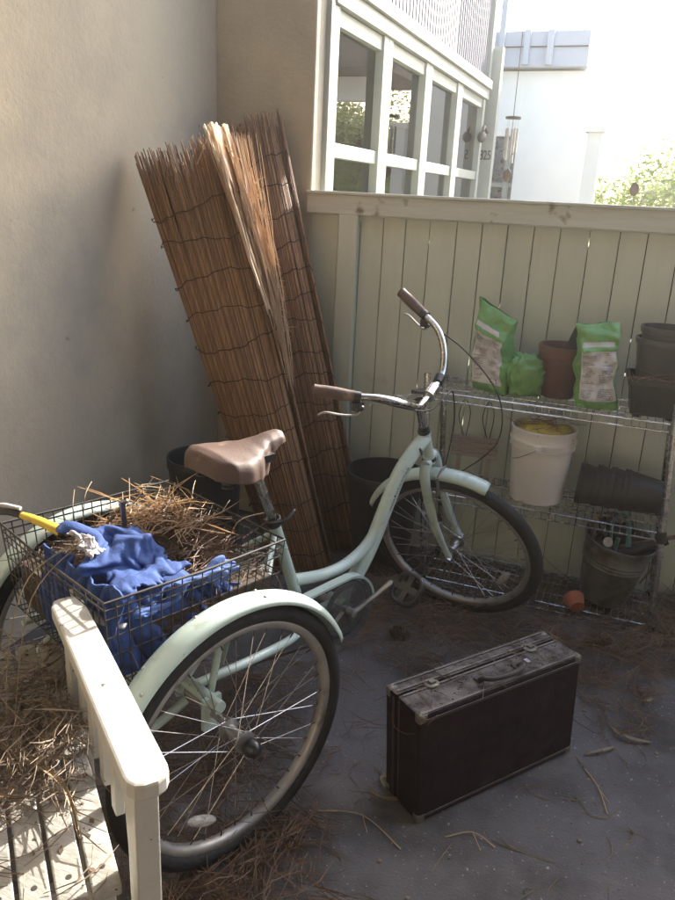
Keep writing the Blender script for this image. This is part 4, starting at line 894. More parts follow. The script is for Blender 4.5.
# metal bucket
tb = Matrix.Rotation(R(7), 3, 'Y') @ Matrix.Rotation(R(5), 3, 'X')
MBk = thing('metal_bucket', 'dull galvanized bucket full of garden tools on the bottom shelf', 'bucket', (.040, 2.905, .055))
q = MB(); rr = lambda z: .090+.040*z/.265
prof = [(0, 0), (.088, 0), (.091, .006)]
for z in (.165, .180, .195): prof += [(rr(z-.004), z-.004), (rr(z)+.003, z), (rr(z+.004), z+.004)]
prof += [(.129, .258), (.134, .262), (.134, .267), (.129, .268), (.126, .258), (.088, .006), (0, .006)]
q.lathe(prof, axis=tb, n=44); q.build('bucket_body', M['galv'], MBk, smooth=2)
def bkp(x, y, z): return Vector((.040, 2.905, .055))+tb @ Vector((x, y, z))
o = MB().tube(spl([bkp(-.03, -.045, .24), bkp(-.045, -.02, .335), bkp(0, .01, .345), bkp(.03, -.05, .26)], 6), .011, 10, flat=.5).tube([bkp(-.01, -.04, .2), bkp(-.012, -.03, .275)], .008, 8).build('hand_trowel', M['teal'], smooth=2); tag(o, 'teal curved tool handle sticking out of the metal bucket', 'tool')
o = MB().tube([bkp(.01, -.03, .20), bkp(.155, .02, .30)], [.019, .019], 16).build('cardboard_tube', M['black_pot'], smooth=2); tag(o, 'dark tube leaning over the right rim of the metal bucket', 'tube')
o = MB().lathe([(0, -.02), (.017, -.02), (.017, .02), (.006, .02), (.006, .012), (0, .012)], bkp(-.045, -.085, .275), Matrix.Rotation(R(70), 3, 'X'), 24).build('twine_spool', M['lining'], smooth=2); tag(o, 'small white spool lying at the metal bucket rim', 'spool')
o = MB().tube([bkp(-.095, .0, .18), bkp(-.108, .0, .335)], [.016, .012], 8, flat=.6).build('wood_offcut', M['old_wood']); tag(o, 'rough wood piece standing at the left bucket rim', 'wood')
o = MB().tube([bkp(-.02, .02, .2), bkp(.24, .06, .335)], .009, 8).build('wooden_stick', M['old_wood'], smooth=2); tag(o, 'long wooden stick poking right out of the metal bucket', 'stick')
o = MB().tube([bkp(.105, -.08, .145), bkp(.150, -.055, .27)], [.007, .012], 6, flat=.5).build('pruning_saw', M['brass_old']); tag(o, 'pale ribbed handle hanging on the right side of the bucket', 'tool')
q, t = crumple('dark_glove', 'dark rubber glove bunched at the back of the metal bucket', bkp(-.03, .05, .27), (.06, .045, .05), .3, 14, None, 'glove'); q.build('glove_body', M['black'], t, smooth=True)
# orange cup
oc = thing('terracotta_cup', 'small orange clay cup lying on its side on the bottom wire shelf', 'cup', (-.062, 2.80, .070)); q = MB(); q.lathe([(.036, 0), (.040, .002), (.040, .008), (.026, .052), (0, .052), (0, .048), (.023, .048), (.035, .008), (.036, 0)], n=30, axis=Matrix.Rotation(R(108), 3, 'X') @ Matrix.Rotation(R(25), 3, 'Y'), ex=(1, 1)); q.build('cup_body', M['terra'], oc, smooth=2)
# pine cones
def cone(c, L_, rr0, ax, label):
    t = tag(bpy.data.objects.new('pine_cone', None), label, 'pine cone', 'pine cones on the concrete'); sc.collection.objects.link(t); t.location = c
    ax = Vector(ax).normalized(); Q = ax.to_track_quat('Z', 'Y').to_matrix(); q = MB(); q.ell((0, 0, 0), (rr0*.6, rr0*.6, L_*.48), Q, 12)
    n = 90
    for i in range(n):
        k = i/n; a = i*2.39996; z = -L_/2+L_*k; rad_ = rr0*math.sin(math.pi*(k*.86+.1))**.7; X = Vector((math.cos(a), math.sin(a), 0)); Y = Vector((-math.sin(a), math.cos(a), 0)); w_ = .0065*(1-.4*k)
        b0 = X*rad_*.45+Vector((0, 0, z)); tip = X*rad_*1.05+Vector((0, 0, z+.008)); 
        q.add([Q @ v for v in (b0-Y*w_*.6, b0+Y*w_*.6, tip+Y*w_-X*.002, tip+Vector((0, 0, .003)), tip-Y*w_-X*.002, b0+Vector((0, 0, .004)), tip+Vector((0, 0, -.002)))], [(0, 1, 2, 3, 4), (5, 4, 3), (5, 3, 2), (0, 4, 5), (1, 5, 2), (0, 6, 1), (4, 3, 6), (3, 2, 6)])
    q.build('scales', M['cone'], t)
cone((.045, 2.585, .032), .085, .032, (1, .2, .1), 'pine cone lying in the needles before the bottom shelf')
cone((-.615, 2.33, .028), .075, .028, (1, -.3, .1), 'pine cone on bare concrete left of the suitcase back corner')
# rear black tubs
pot('black_tub', 'large round black tub behind the tricycle frame near the reed rolls', (-.865, 2.86, .0), .155, .115, .43, M['black_pot'], 'tub', rimh=.03, fill=.20, n=48)
pot('black_tub', 'tall dark tub standing under the saddle near the left wall', (-1.40, 2.33, .0), .135, .11, .56, M['black_pot'], 'tub', rimh=.04, fill=.12, n=48)
# ------------------------------------------------------------------ things in the basket
RZ = Matrix.Rotation(TH, 3, 'Z')
def L2W(s, l, z): return TO+RZ @ Vector((s, l, z))
def inb(r):
    s, l = r.gauss(.04, .10), r.gauss(.06, .11)
    if not (bx0+.02 < s < bx1-.01 and abs(l) < by-.015): return None
    h = .640+.050*math.exp(-((s-.09)**2/.012+(l-.08)**2/.03)); return L2W(s, l, h-abs(r.gauss(0, .035)))
needles('basket_pine_needles', 3000, inb, M['needle'], L=(.05, .15), rad=.0010, tilt=.2, curl=.5, seed=81, label='nest of red brown pine needles filling the wire basket', bunch=.45)
needles('basket_pine_needles', 110, lambda r: L2W(.06+r.gauss(0, .07), .08+r.gauss(0, .08), .690+abs(r.gauss(0, .012))), M['reed_pale'], L=(.06, .15), rad=.0012, tilt=.35, curl=.8, seed=82, label='pale arching straws rising above the basket rim', bunch=.4)
q = MB(); q.box((0, 0, 0), (.42, .44, .10)); o = q.build('leaf_mould', M['soil'], loc=L2W(-.02, 0, .570)); o.rotation_euler = (0, 0, TH); tag(o, 'dark leaf mould packed in the bottom of the basket', 'leaf mould', None, 'stuff')
q = MB(); r = random.Random(83)
for i in range(9):
    p0 = L2W(r.uniform(-.15, .17), r.uniform(-.15, .2), .66); a = r.uniform(0, 6.28); d = Vector((math.cos(a)*.06, math.sin(a)*.06, r.uniform(.08, .16))); q.tube(spl([p0, p0+d*.6+Vector((0, 0, .02)), p0+d+Vector((d.x*.8, d.y*.8, -.01))], 5), .0013, 4)
tag(q.build('dry_straw', M['leaf']), 'thin dry stems arching up out of the basket needles', 'stem', None, 'stuff')
o = MB().tube([L2W(-.03, .075, .66), L2W(-.045, .055, .785)], [.0075, .0065], 10).build('grey_peg', M['zinc'], smooth=2); tag(o, 'short grey peg standing upright in the basket needles', 'peg')
o = MB().tube([L2W(-.06, .12, .70), L2W(-.02, .075, .775)], [.009, .008], 8, flat=.5).build('dark_tool_handle', M['old_wood']); tag(o, 'dark wooden handle slanting beside the grey peg', 'handle')
# trowel with yellow grip and white strap
o = MB().tube(spl([L2W(-.20, .05, .752), L2W(-.22, .09, .763), L2W(-.235, .125, .768), L2W(-.248, .155, .771)], 5), [.014, .015, .015, .014, .013, .013, .013, .013, .013, .012, .012, .0115, .011, .010, .010, .010], 14, flat=.7).build('grip', M['yellow'], smooth=2)
yt = thing('yellow_handled_tool', 'yellow and black handled tool lying over the far rear basket corner', 'tool', (0, 0, 0)); o.parent = yt
o = MB().tube(spl([L2W(-.245, .150, .771), L2W(-.262, .185, .772), L2W(-.285, .225, .765)], 5), .012, 14, flat=.7).build('head', M['black'], yt, smooth=2)
o = MB().tube(spl([L2W(-.245, .155, .785), L2W(-.262, .185, .787), L2W(-.268, .21, .782), L2W(-.29, .22, .776)], 5), .006, 8, flat=.7).build('rope_wrap', M['lining'], yt, smooth=2)
JK = thing('blue_jacket', 'crumpled blue padded vest stuffed in the rear of the wire basket', 'jacket', TO, TH)
# folds of the cloth: steps in millimetres from one vertex to the next, for x, y and z
FOLDS = (
    (-199,10,-2,-4,2,1,-5,-1,2,4,5,7,6,7,-4,-7,3,-5,10,2,-9,-7,-10,-4,-6,-8,-6,-1,7,7,8,5,3,4,10,8,1,10,-2,-9,-6,12,4,2,-14,-14,-4,-4,-6,-4,1,0,7,-8,2,4,3,-12,13,9,
     -10,3,-3,-1,-1,2,-3,4,3,6,7,8,-2,-1,-5,4,-4,6,-6,-12,-7,-7,-8,-4,-7,-5,3,12,3,6,7,8,3,13,3,6,3,-3,-10,3,8,8,-14,-11,-12,-6,-5,2,-4,5,-1,-4,8,5,-5,-3,14,-1,0,-3,
     -2,-5,-2,3,1,1,4,4,9,9,2,-1,-3,-4,1,-6,1,-12,-12,-6,-8,0,-6,-6,0,11,7,7,5,7,5,9,13,-5,1,3,-7,4,1,11,-9,-11,-11,-8,-8,-3,3,2,5,-4,2,10,-3,0,10,0,-4,1,0,-6,
     -3,3,2,0,1,5,5,10,6,-1,-2,-2,-9,2,-10,-10,-10,-10,-1,-7,3,-2,-6,8,11,10,6,7,2,6,13,-1,-6,-2,3,6,-2,1,-3,-7,-10,-7,-6,-9,-2,2,13,0,0,4,6,-4,11,-3,-2,-3,-2,-2,-2,5,
     1,0,3,3,5,3,9,-3,6,-10,-1,-4,-12,-9,-11,-9,-4,-5,-1,6,-9,9,11,13,10,4,4,5,1,7,-2,-3,-2,10,2,-12,0,-9,-7,-2,-9,-1,-8,1,10,3,1,6,2,0,14,-7,-4,3,-3,-2,-4,-3,4,5,
     4,5,6,-5,2,2,6,-4,-1,-4,-13,-9,-14,-6,-7,-3,2,4,-4,-6,15,15,9,10,9,6,-6,8,1,-3,-3,10,-1,-14,-9,-2,-8,-5,3,-6,-2,-7,3,9,6,-2,6,3,14,-6,-1,-1,0,-2,-6,0,0,0,10,4,
     10,-7,5,-2,2,2,-8,0,-13,-8,-16,-8,0,-7,2,6,0,-13,8,17,9,6,17,-3,10,1,5,-2,-7,5,5,-11,-13,-6,-3,-5,-5,5,-1,-6,-1,6,6,3,1,1,17,-2,-7,-5,2,-4,2,3,0,1,0,8,9,-1,
     3,-3,4,-6,-1,-2,-12,-9,-12,-7,-8,1,0,-1,3,-6,5,8,16,7,3,13,-6,6,6,5,-7,-6,11,-10,-8,-3,-4,-5,-8,4,1,-7,3,4,7,2,0,2,7,1,1,-4,-5,0,7,-6,8,-1,2,6,0,8,-5,0,
     1,2,-8,2,-7,-12,-9,-8,-10,0,1,1,0,-3,3,5,16,10,0,3,2,5,4,7,-2,-4,-2,-1,-5,-2,-4,-7,-5,-6,0,3,3,1,0,5,6,2,8,-7,0,1,-6,6,-1,1,-3,2,7,0,8,6,-5,5,-2,1,
     -10,-3,-3,-6,-9,-8,-9,-4,1,3,-5,2,2,4,13,4,9,4,1,5,4,0,7,-3,-3,1,-12,-1,1,-6,-6,-5,0,2,0,2,-1,-4,11,1,13,-5,-6,0,0,-3,6,-2,2,0,8,1,4,7,-2,-1,3,-8,1,-4,
     -2,-4,-9,-10,-9,-4,-1,1,-2,1,3,5,3,11,8,7,-1,9,4,2,0,-5,3,-4,-6,-1,0,-12,1,-11,-3,4,8,-5,2,-6,2,8,12,-3,-1,2,-5,0,2,2,-4,3,0,5,8,0,4,3,-3,-4,1,-8,-2,0,
     -6,-13,-6,-4,-1,0,-2,-1,1,5,5,6,8,9,1,0,3,5,6,-1,1,-3,-4,0,-6,-13,5,-8,-5,4,5,-5,-3,3,-1,4,15,2,-5,-4,2,1,4,-9,4,0,4,4,0,8,3,0,2,-3,-1,-7,-3,-2,-4,-13,
     -2,-4,-7,-7,5,1,2,4,1,10,3,3,10,1,4,1,3,3,4,-3,-5,-5,-11,-5,6,-6,-4,-4,7,-6,0,8,-2,2,16,-2,-6,2,-2,4,-6,4,-1,2,0,5,5,8,2,-2,-1,0,-5,-1,-8,-1,-3,-11,-2,-1,
     -8,-7,3,3,-7,3,7,11,3,-1,9,6,2,0,5,4,0,1,-8,-8,-10,-2,5,-1,-6,-6,5,-1,2,-3,9,3,9,1,-5,-1,1,-4,3,3,-5,3,6,4,6,0,-3,1,6,0,-5,-8,-3,3,-7,-10,2,-10,-6,1,
     -3,-2,2,1,8,9,-4,12,7,4,4,-6,1,-4,3,0,4,-12,-11,-6,3,4,-3,-5,-3,9,1,0,0,8,11,1,-3,-1,-5,2,-4,8,-5,5,-1,12,2,2,-4,-2,6,0,-1,-9,-2,2,-8,-7,-5,-6,0,-7,-1,4,
     -2,5,7,0,4,6,7,5,6,-6,-6,1,-9,1,4,4,-13,-9,2,6,-4,-3,-3,0,10,-4,5,4,16,-5,1,-4,-1,-4,0,1,2,5,-3,10,7,3,-3,-4,-1,7,-9,2,-3,-3,-7,-3,-5,-5,-6,-1,0,-3,6,4,
     5,2,1,4,4,1,3,4,-2,-11,-5,-1,1,7,-4,-8,-5,6,1,-4,-3,0,5,3,0,3,21,-4,-2,-5,0,-2,-1,0,3,1,2,5,5,7,-2,-1,0,-2,-1,-8,-2,5,-6,-11,1,-3,-5,1,0,-4,-5,5,10,0,
     7,-1,-1,6,-3,9,0,-10,-6,-5,-3,5,7,-7,-8,2,5,0,-3,0,4,3,0,4,18,-8,2,-7,-1,2,0,-1,2,0,6,5,1,5,2,-6,6,-7,1,-8,-3,4,-8,-2,-4,-1,-2,-2,-6,0,1,2,9,1,6,-3,
     4,-1,-6,8,3,-5,-7,-8,0,-2,10,-9,1,-4,5,5,-1,-2,-3,3,9,3,13,-4,0,-6,-2,3,-5,1,4,1,6,0,7,6,-2,-1,0,-7,4,-7,-2,-11,-2,3,-2,-1,-3,-3,-2,0,1,0,8,-5,11,2,1,-10,
     1,-1,10,-7,-5,-5,2,-8,10,-8,4,-2,-3,9,3,-1,-3,1,11,3,10,-6,3,-4,-4,1,-3,1,4,2,2,3,0,5,7,-3,-7,2,-2,-9,-5,-5,0,-4,4,2,-4,-2,-5,3,2,3,-3,3,8,4,-4,-7,-6,0,
     11,-12,7,-10,-1,-1,5,-3,3,-3,-3,3,9,4,-3,-2,2,8,11,-1,-3,-4,1,-4,3,-4,7,-1,7,1,2,0,4,4,-8,3,-9,-1,-7,-3,-2,0,2,-2,0,-3,-6,-5,6,6,2,-3,8,-2,6,-5,-4,-4,2,-13,
     10,-6,0,0,4,0,-2,-2,-2,-4,8,9,-9,10,0,-2,20,-7,4,-4,1,-4,-3,-1,8,-3,3,9,3,-3,6,-3,2,-2,-11,-3,-1,-9,5,-1,0,2,-3,-2,-8,-2,-4,9,6,1,6,1,3,-6,3,-2,-13,-3,-2,1,
     0,2,1,3,-3,-1,-1,-5,-5,11,-1,13,1,-7,18,-1,-5,3,2,-4,-1,2,3,1,-2,10,-4,6,0,4,-1,-5,-9,-2,-5,-6,0,6,2,-1,-1,-6,-2,-6,-6,1,5,8,6,9,0,-4,-1,-6,-3,-11,5,-5,-2,10,
     -7,5,-4,3,-3,-3,-11,4,4,11,8,-1,14,-3,-7,3,5,-1,-2,-1,2,6,-3,3,4,-6,5,2,-1,-6,2,-6,0,-13,4,-3,7,5,-5,-4,-3,-7,0,-7,2,10,7,5,5,-1,-7,-4,-2,-6,-2,1,-5,12,-10,8,
     -6,-1,3,-3,-11,-2,4,9,9,4,13,-3,-1,-2,5,3,-4,-4,7,0,4,-1,7,-6,-5,1,-2,1,-5,1,1,-11,6,-6,9,-4,1,2,-3,-7,-11,3,-1,0,2,6,8,-1,7,-5,-5,-3,-1,-3,-2,-1,-1,8,-4,0,
     -2,0,-9,-6,0,6,7,6,19,0,-5,7,0,-1,3,-4,6,0,1,4,-4,5,-5,0,-6,-4,6,-5,-8,1,-1,3,-4,1,2,5,0,-7,-9,0,0,0,2,-1,6,1,8,1,-4,-7,1,-9,3,1,-2,-3,4,4,-2,-5,
     -5,-4,-2,-2,8,5,28,0,-4,-3,4,4,-5,1,1,4,6,1,-2,-2,2,-5,-5,2,0,-5,-7,1,2,2,-4,2,-2,3,4,-6,-11,-1,5,-1,-4,1,6,5,-5,-1,7,-6,-7,3,3,1,-10,-4,6,-7,5,4,-6,-7,
     3,-7,5,6,23,8,0,1,-3,0,1,2,1,1,-2,5,7,-3,-4,-1,-4,1,-6,-4,0,1,-2,-2,3,0,-1,-4,6,-7,-4,-5,0,6,-4,3,-1,9,-6,-4,2,-4,-2,4,-6,-1,0,2,-10,3,5,3,0,-7,-12,5,
     -1,2,32,-3,4,4,4,-1,-1,-2,6,1,-1,-4,4,11,-7,-1,-2,0,-5,-3,0,0,-8,4,0,2,0,-3,-4,4,-10,-4,3,1,1,4,-6,7,-1,-5,-2,-7,6,3,-7,3,1,-7,-4,-3,-1,3,2,8,-15,-7,9,4,
     30,-7,9,4,5,-1,0,-7,5,0,2,-4,0,9,3,-8,0,-4,1,-2,-5,-2,1,-2,5,-3,0,2,-4,-2,-6,-4,3,-2,6,0,-3,0,5,-4,-7,-6,1,9,-2,-6,2,-1,-3,-4,0,-3,2,13,-12,-11,-2,10,31,0,
     8,-6,6,8,-1,-9,5,1,0,-1,-5,2,9,-1,-4,-2,-2,-2,0,-2,-1,-1,1,2,-3,-2,3,-3,-6,-7,6,-7,8,1,-1,-1,-4,-3,-8,1,7,6,-2,-7,1,-7,5,-4,-1,-3,5,5,-3,-11,-11,3,42,7,-8,6,
     2,-1,6,-10,10,-1,3,-7,3,-5,8,3,-4,-2,-7,3,-4,-2,1,-1,5,-5,4,-3,-4,1,-3,-7,-2,-5,5,-2,-1,-3,-2,3,-1,3,8,-4,4,-8,-4,0,-2,-3,-2,5,-1,10,-8,-5,-12,3,43,-6,3,6,1,-4,
     5,-10,12,-1,1,-2,1,-5,7,-2,3,-5,-7,5,-1,-2,0,-3,2,-3,2,-1,2,-5,-2,-8,-2,0,-5,-1,7,-3,-4,3,1,5,4,-1,-7,3,-2,-8,-5,-1,2,-3,9,3,-3,-6,-13,4,37,5,2,1,4,-5,-2,-6,
     12,-1,2,-1,2,-7,3,1,3,-6,0,3,-6,-1,-1,3,1,-5,-3,4,-1,-1,0,-10,-5,7,-9,0,-2,5,-1,3,2,-3,-4,8,-2,-6,5,-4,-4,-2,0,-2,1,9,-4,-12,-11,0,48,3,5,-3,-3,4,-5,-2,-1,10,
     3,-3,0,-2,3,0,-2,-1,-3,1,-2,-3,0,4,0,-2,-7,5,1,-3,-9,-1,-12,10,-2,-1,-1,0,3,-4,9,-2,-2,-11,-3,-2,10,-5,4,-4,-3,6,0,5,-3,-11,-11,-8,56,3,5,-5,1,-5,4,-2,-4,-1,2,12,
     -1,-5,5,-5,2,-3,0,1,-5,-3,3,-1,-2,3,-5,0,1,-7,-5,0,-7,1,2,-3,1,4,0,-1,-4,-2,-1,3,-10,-5,9,3,4,-1,-5,-4,5,2,3,-13,-6,-9,54,7,-3,0,-3,0,-3,3,-1,-2,-4,10,3,0,
     -3,3,-2,-3,3,-5,-2,1,1,0,-1,-3,-2,0,0,-6,-5,1,-3,-1,-1,-1,1,0,6,-1,-8,-7,-2,8,-6,-9,9,5,2,0,-6,-4,-2,5,5,-7,-12,-7,59,-3,4,2,-3,-3,-2,1,1,0,-7,1,2,9,-1,2,
     -1,-2,-3,1,-7,1,-2,7,0,-2,-4,3,-6,-4,-6,5,-2,-7,0,4,-6,4,-2,5,-7,-3,-7,-1,4,-11,2,7,5,0,-6,-7,0,2,7,-3,-9,-6,65,-9,3,2,0,-5,-3,-2,5,-6,0,-2,3,-1,8,3,-5,0,
     1,-3,-1,-5,-4,2,7,1,-2,-6,-4,-6,-3,-1,4,-6,2,-2,6,-5,2,-3,-5,3,-6,2,-4,-12,-3,5,6,3,-5,-7,2,6,-5,-1,0,-3,64,-1,-8,0,4,-2,-5,-2,4,-6,-4,5,-1,2,2,2,4,1,-4,1,
     -3,-3,-3,-4,5,-6,3,0,-3,-9,-4,-5,9,-3,2,1,-1,4,-2,-1,-7,-4,-1,0,-9,-3,-10,7,5,-3,-6,-2,4,6,-5,-5,-3,5,73,-7,-1,-6,1,2,-5,0,-8,2,-6,3,6,-8,8,-4,6,6,0,-7,-4,5,
     -2,-3,-1,-9,-5,-2,8,-3,-14,5,-5,7,7,0,-3,6,0,-6,-8,1,-9,-5,3,-9,-9,6,4,0,-6,-1,7,4,-3,-5,-2,-5,79,-3,-4,-2,-4,-3,1,-7,-1,-5,5,3,-8,2,9,-11,1,8,7,-4,-9,1,1,-3,
     -4,-3,-4,-5,1,-6,6,1,-7,10,5,-5,3,-3,0,-1,-9,2,-6,-11,-2,3,-10,-7,2,6,-7,1,8,1,-5,7,-5,0,72,-5,3,-7,0,-5,-6,-2,-8,7,-3,0,6,0,-1,-3,-8,8,6,5,-6,-8,-4,-5,-4,-4,
     5,-8,-6,10,5,-4,-1,8,-1,2,-1,0,-5,0,-3,-6,-5,-4,-11,5,-1,-9,-2,6,1,-6,3,4,1,0,4,-6,),
    (-220,8,-5,2,7,7,6,10,9,13,15,12,9,6,4,0,-6,3,5,11,9,-1,3,-6,-1,1,3,8,3,8,5,8,8,9,10,8,11,0,7,-1,-2,1,10,15,-1,3,12,3,-1,3,4,10,6,6,8,6,10,6,-311,11,
     3,-4,2,8,8,8,9,12,15,14,9,0,6,1,-2,6,8,9,10,4,-11,-3,-2,3,2,5,9,3,11,6,4,8,14,6,9,4,2,3,-4,8,7,12,8,-2,4,6,2,6,3,8,5,10,4,5,7,13,-310,3,12,1,
     1,1,7,7,10,12,13,15,8,0,7,2,6,2,8,7,13,-2,-3,-7,3,4,1,-1,9,-1,6,7,5,12,14,12,2,4,3,0,4,3,9,10,13,0,2,2,3,6,5,-1,10,11,10,-1,8,11,-310,11,-3,5,5,-1,
     7,7,11,11,13,10,15,2,4,7,7,1,6,10,0,0,6,-1,-9,3,4,6,5,5,-5,6,10,9,13,13,1,6,-1,3,7,5,4,13,7,7,7,2,2,2,4,3,0,12,12,8,2,8,-302,7,-7,1,5,6,9,5,
     9,11,11,14,10,12,3,6,7,1,3,11,-4,4,-3,3,-9,3,6,5,1,7,8,-3,12,13,11,3,9,-1,5,3,4,3,9,11,4,6,7,9,6,3,3,3,1,-1,11,8,11,8,-302,0,4,-4,2,9,9,9,9,8,
     11,12,7,10,9,5,5,8,4,5,0,0,3,-8,-4,5,5,-3,7,11,5,-1,13,11,11,6,7,3,6,-2,6,-4,16,2,8,8,2,7,11,7,4,5,1,-6,8,8,8,11,-296,2,-1,4,-3,9,7,8,10,10,4,13,
     11,10,3,7,7,9,9,5,1,-2,5,-7,-11,-2,8,4,4,3,14,-4,14,15,4,13,0,2,4,8,-3,4,15,3,3,5,10,6,8,8,8,2,5,-3,-3,12,6,12,-289,0,3,0,2,8,6,4,9,6,13,11,11,4,
     7,6,2,7,12,11,3,-1,2,-12,-11,-3,1,7,3,11,8,10,-1,12,15,6,8,0,1,8,-1,10,8,11,3,-1,10,9,6,9,7,6,2,-12,2,12,11,11,-292,1,6,3,3,9,2,7,2,9,11,9,8,10,3,6,
     7,0,8,12,10,2,-1,-12,-11,-1,-2,8,7,6,3,12,1,8,12,5,6,8,5,-1,14,0,7,11,13,-5,7,9,10,9,7,7,1,-10,-8,13,15,13,-293,3,4,5,0,7,9,1,7,9,1,12,10,10,9,3,5,1,
     4,6,11,12,-3,-13,-10,-5,4,6,2,10,0,12,6,12,0,7,5,9,4,7,10,1,6,11,8,9,1,9,9,9,7,3,-1,-1,-7,9,11,16,-290,2,4,5,1,5,5,9,5,8,-1,7,11,11,13,-4,4,6,10,-2,
     11,13,2,-13,-10,-7,6,-1,9,6,1,8,14,5,3,7,10,2,7,5,7,12,0,11,10,2,11,5,9,2,6,4,4,-8,7,3,14,11,-287,-1,6,5,0,6,8,5,9,2,9,7,2,13,7,1,8,3,6,-1,11,12,
     6,-9,-9,-9,0,5,8,1,8,7,4,13,5,-1,12,10,7,6,0,8,12,3,10,4,10,5,7,3,1,7,2,-6,6,13,8,11,-283,-1,7,5,1,1,7,7,10,7,6,0,12,5,7,8,0,6,0,3,9,10,6,-1,
     -10,-9,3,2,-1,7,6,6,11,6,12,3,6,10,2,7,7,7,5,8,8,10,0,11,5,6,-3,4,2,-1,9,13,16,10,-300,8,5,7,6,-3,4,8,6,8,5,11,1,8,7,5,7,-1,8,1,2,9,5,-2,0,-7,
     -4,0,6,5,1,6,10,10,10,9,6,6,8,-5,7,12,9,9,7,8,-2,12,6,6,0,-5,1,12,5,14,13,13,-304,9,7,1,3,5,3,7,6,5,11,11,1,9,6,4,1,5,8,3,3,4,-2,-1,2,-6,9,-8,
     2,5,8,2,8,9,13,8,5,9,8,-7,7,5,15,8,10,1,5,9,6,6,2,-5,1,12,14,6,13,11,-302,11,6,0,5,4,7,3,9,0,11,6,13,8,0,7,0,2,9,3,8,-4,-3,-2,-1,3,7,5,2,-4,
     4,6,9,15,6,11,5,6,2,4,2,6,6,11,9,11,5,2,2,1,6,3,5,8,12,11,4,8,-297,8,9,5,2,6,4,8,5,3,6,11,10,9,3,7,5,-3,-4,10,9,5,-2,-8,-2,3,6,8,7,0,-3,8,
     10,13,4,8,9,6,-8,6,6,1,12,8,10,9,12,-3,6,0,7,3,1,6,12,11,10,9,-303,6,9,6,7,3,4,9,6,8,0,11,11,8,5,2,7,3,-8,-3,14,9,2,-2,-4,1,4,7,9,4,2,7,4,12,
     2,7,8,-1,6,1,3,2,13,10,9,5,12,1,2,5,2,7,4,2,12,9,12,5,-295,4,6,6,3,7,3,10,8,0,12,6,9,8,9,3,1,-4,-5,7,2,11,0,6,3,2,-2,6,5,7,5,8,4,11,0,10,
     2,8,0,5,-4,5,12,7,12,8,7,6,-1,1,5,7,8,4,10,10,6,9,-304,10,9,6,-3,7,6,9,13,-6,14,11,5,6,8,7,-9,-2,7,3,0,6,2,8,8,3,1,-4,6,7,8,5,8,9,2,9,7,-3,
     -7,10,6,5,11,4,11,10,7,9,1,-1,5,1,9,11,9,10,1,10,-306,6,10,10,0,6,6,4,14,-3,8,13,9,7,3,5,4,-5,-3,1,5,6,4,6,7,7,-6,6,2,6,8,7,10,8,5,11,-7,-2,8,6,
     7,-2,12,8,11,7,9,9,-6,-2,2,9,5,11,15,6,8,4,-302,3,7,10,4,8,3,8,7,7,-3,9,12,9,8,7,5,-5,-1,-3,3,13,7,-5,3,3,7,1,3,8,8,8,7,10,1,11,-10,9,6,7,0,4,
     10,8,9,6,10,10,-4,-3,-4,7,7,10,13,9,7,8,-298,6,5,6,6,7,4,6,5,12,0,1,8,12,7,7,8,1,0,-2,0,2,10,5,4,-5,7,7,1,4,11,8,6,3,7,8,1,5,5,5,1,1,12,9,
     9,2,11,9,-1,-6,-1,4,11,7,15,3,10,2,-292,11,6,6,6,5,-2,9,9,10,4,-2,7,9,11,6,7,-6,0,9,4,-11,8,7,8,2,-2,2,8,6,8,10,8,4,6,4,6,9,-3,-2,9,4,5,5,11,7,
     6,7,-1,2,4,-1,6,15,13,-1,6,8,-287,10,7,6,3,7,-1,9,9,3,9,2,2,8,3,7,8,4,-6,4,9,-2,-1,8,5,7,3,1,-2,4,12,11,9,3,8,8,7,8,1,-3,-2,7,8,3,4,12,4,6,
     -3,1,8,7,0,13,12,5,-2,6,-274,9,6,9,1,2,6,8,0,10,6,8,-3,8,7,-6,8,6,-4,1,8,0,7,3,6,2,7,7,-4,4,3,14,12,11,5,9,5,-2,6,4,-1,2,8,-4,7,12,14,-5,-1,6,
     0,10,6,5,12,5,-3,3,-256,9,5,1,7,3,1,7,0,6,8,7,5,4,6,-3,-3,4,7,6,3,-5,3,10,1,5,6,4,7,-4,4,7,13,13,10,11,-4,7,3,6,4,-1,7,2,4,11,14,-1,1,2,-7,6,
     13,7,4,6,-1,-1,-249,10,0,0,6,1,6,7,6,5,1,7,8,8,7,1,-3,-3,8,9,7,-7,-5,7,3,9,-3,5,6,6,2,10,8,11,11,12,0,3,4,6,5,2,-1,10,5,14,6,7,0,-5,0,-6,12,5,
     10,0,4,0,-245,1,8,-1,-2,6,7,3,7,8,6,5,2,11,0,6,5,-1,8,7,1,-5,3,9,-4,7,-7,2,6,6,11,12,11,8,9,9,6,-1,3,3,7,-3,8,12,7,16,6,3,-6,3,1,-6,-3,12,5,0,
     2,6,-251,8,-1,-4,5,3,7,10,7,8,8,7,3,2,6,7,5,-1,7,9,-4,1,5,6,1,-6,-4,2,7,11,7,13,14,11,4,8,5,1,5,0,8,-4,10,14,13,10,1,-7,9,5,-7,0,1,-1,1,0,4,6,
     -238,-8,-1,7,-6,8,8,9,8,12,7,8,4,2,2,4,5,6,4,12,1,3,-7,-1,8,2,-2,-5,9,5,10,12,15,9,7,8,5,5,1,5,-3,5,13,12,12,-3,0,8,10,-5,3,3,0,-6,-8,-1,7,4,-232,-9,
     -1,2,6,1,9,5,11,11,12,7,7,2,-1,4,5,2,9,1,10,1,-3,-7,6,7,-6,3,3,6,7,13,14,12,5,8,6,2,6,4,0,9,11,12,8,-4,5,4,0,6,1,0,7,-2,-14,-4,3,8,-228,-8,-9,0,
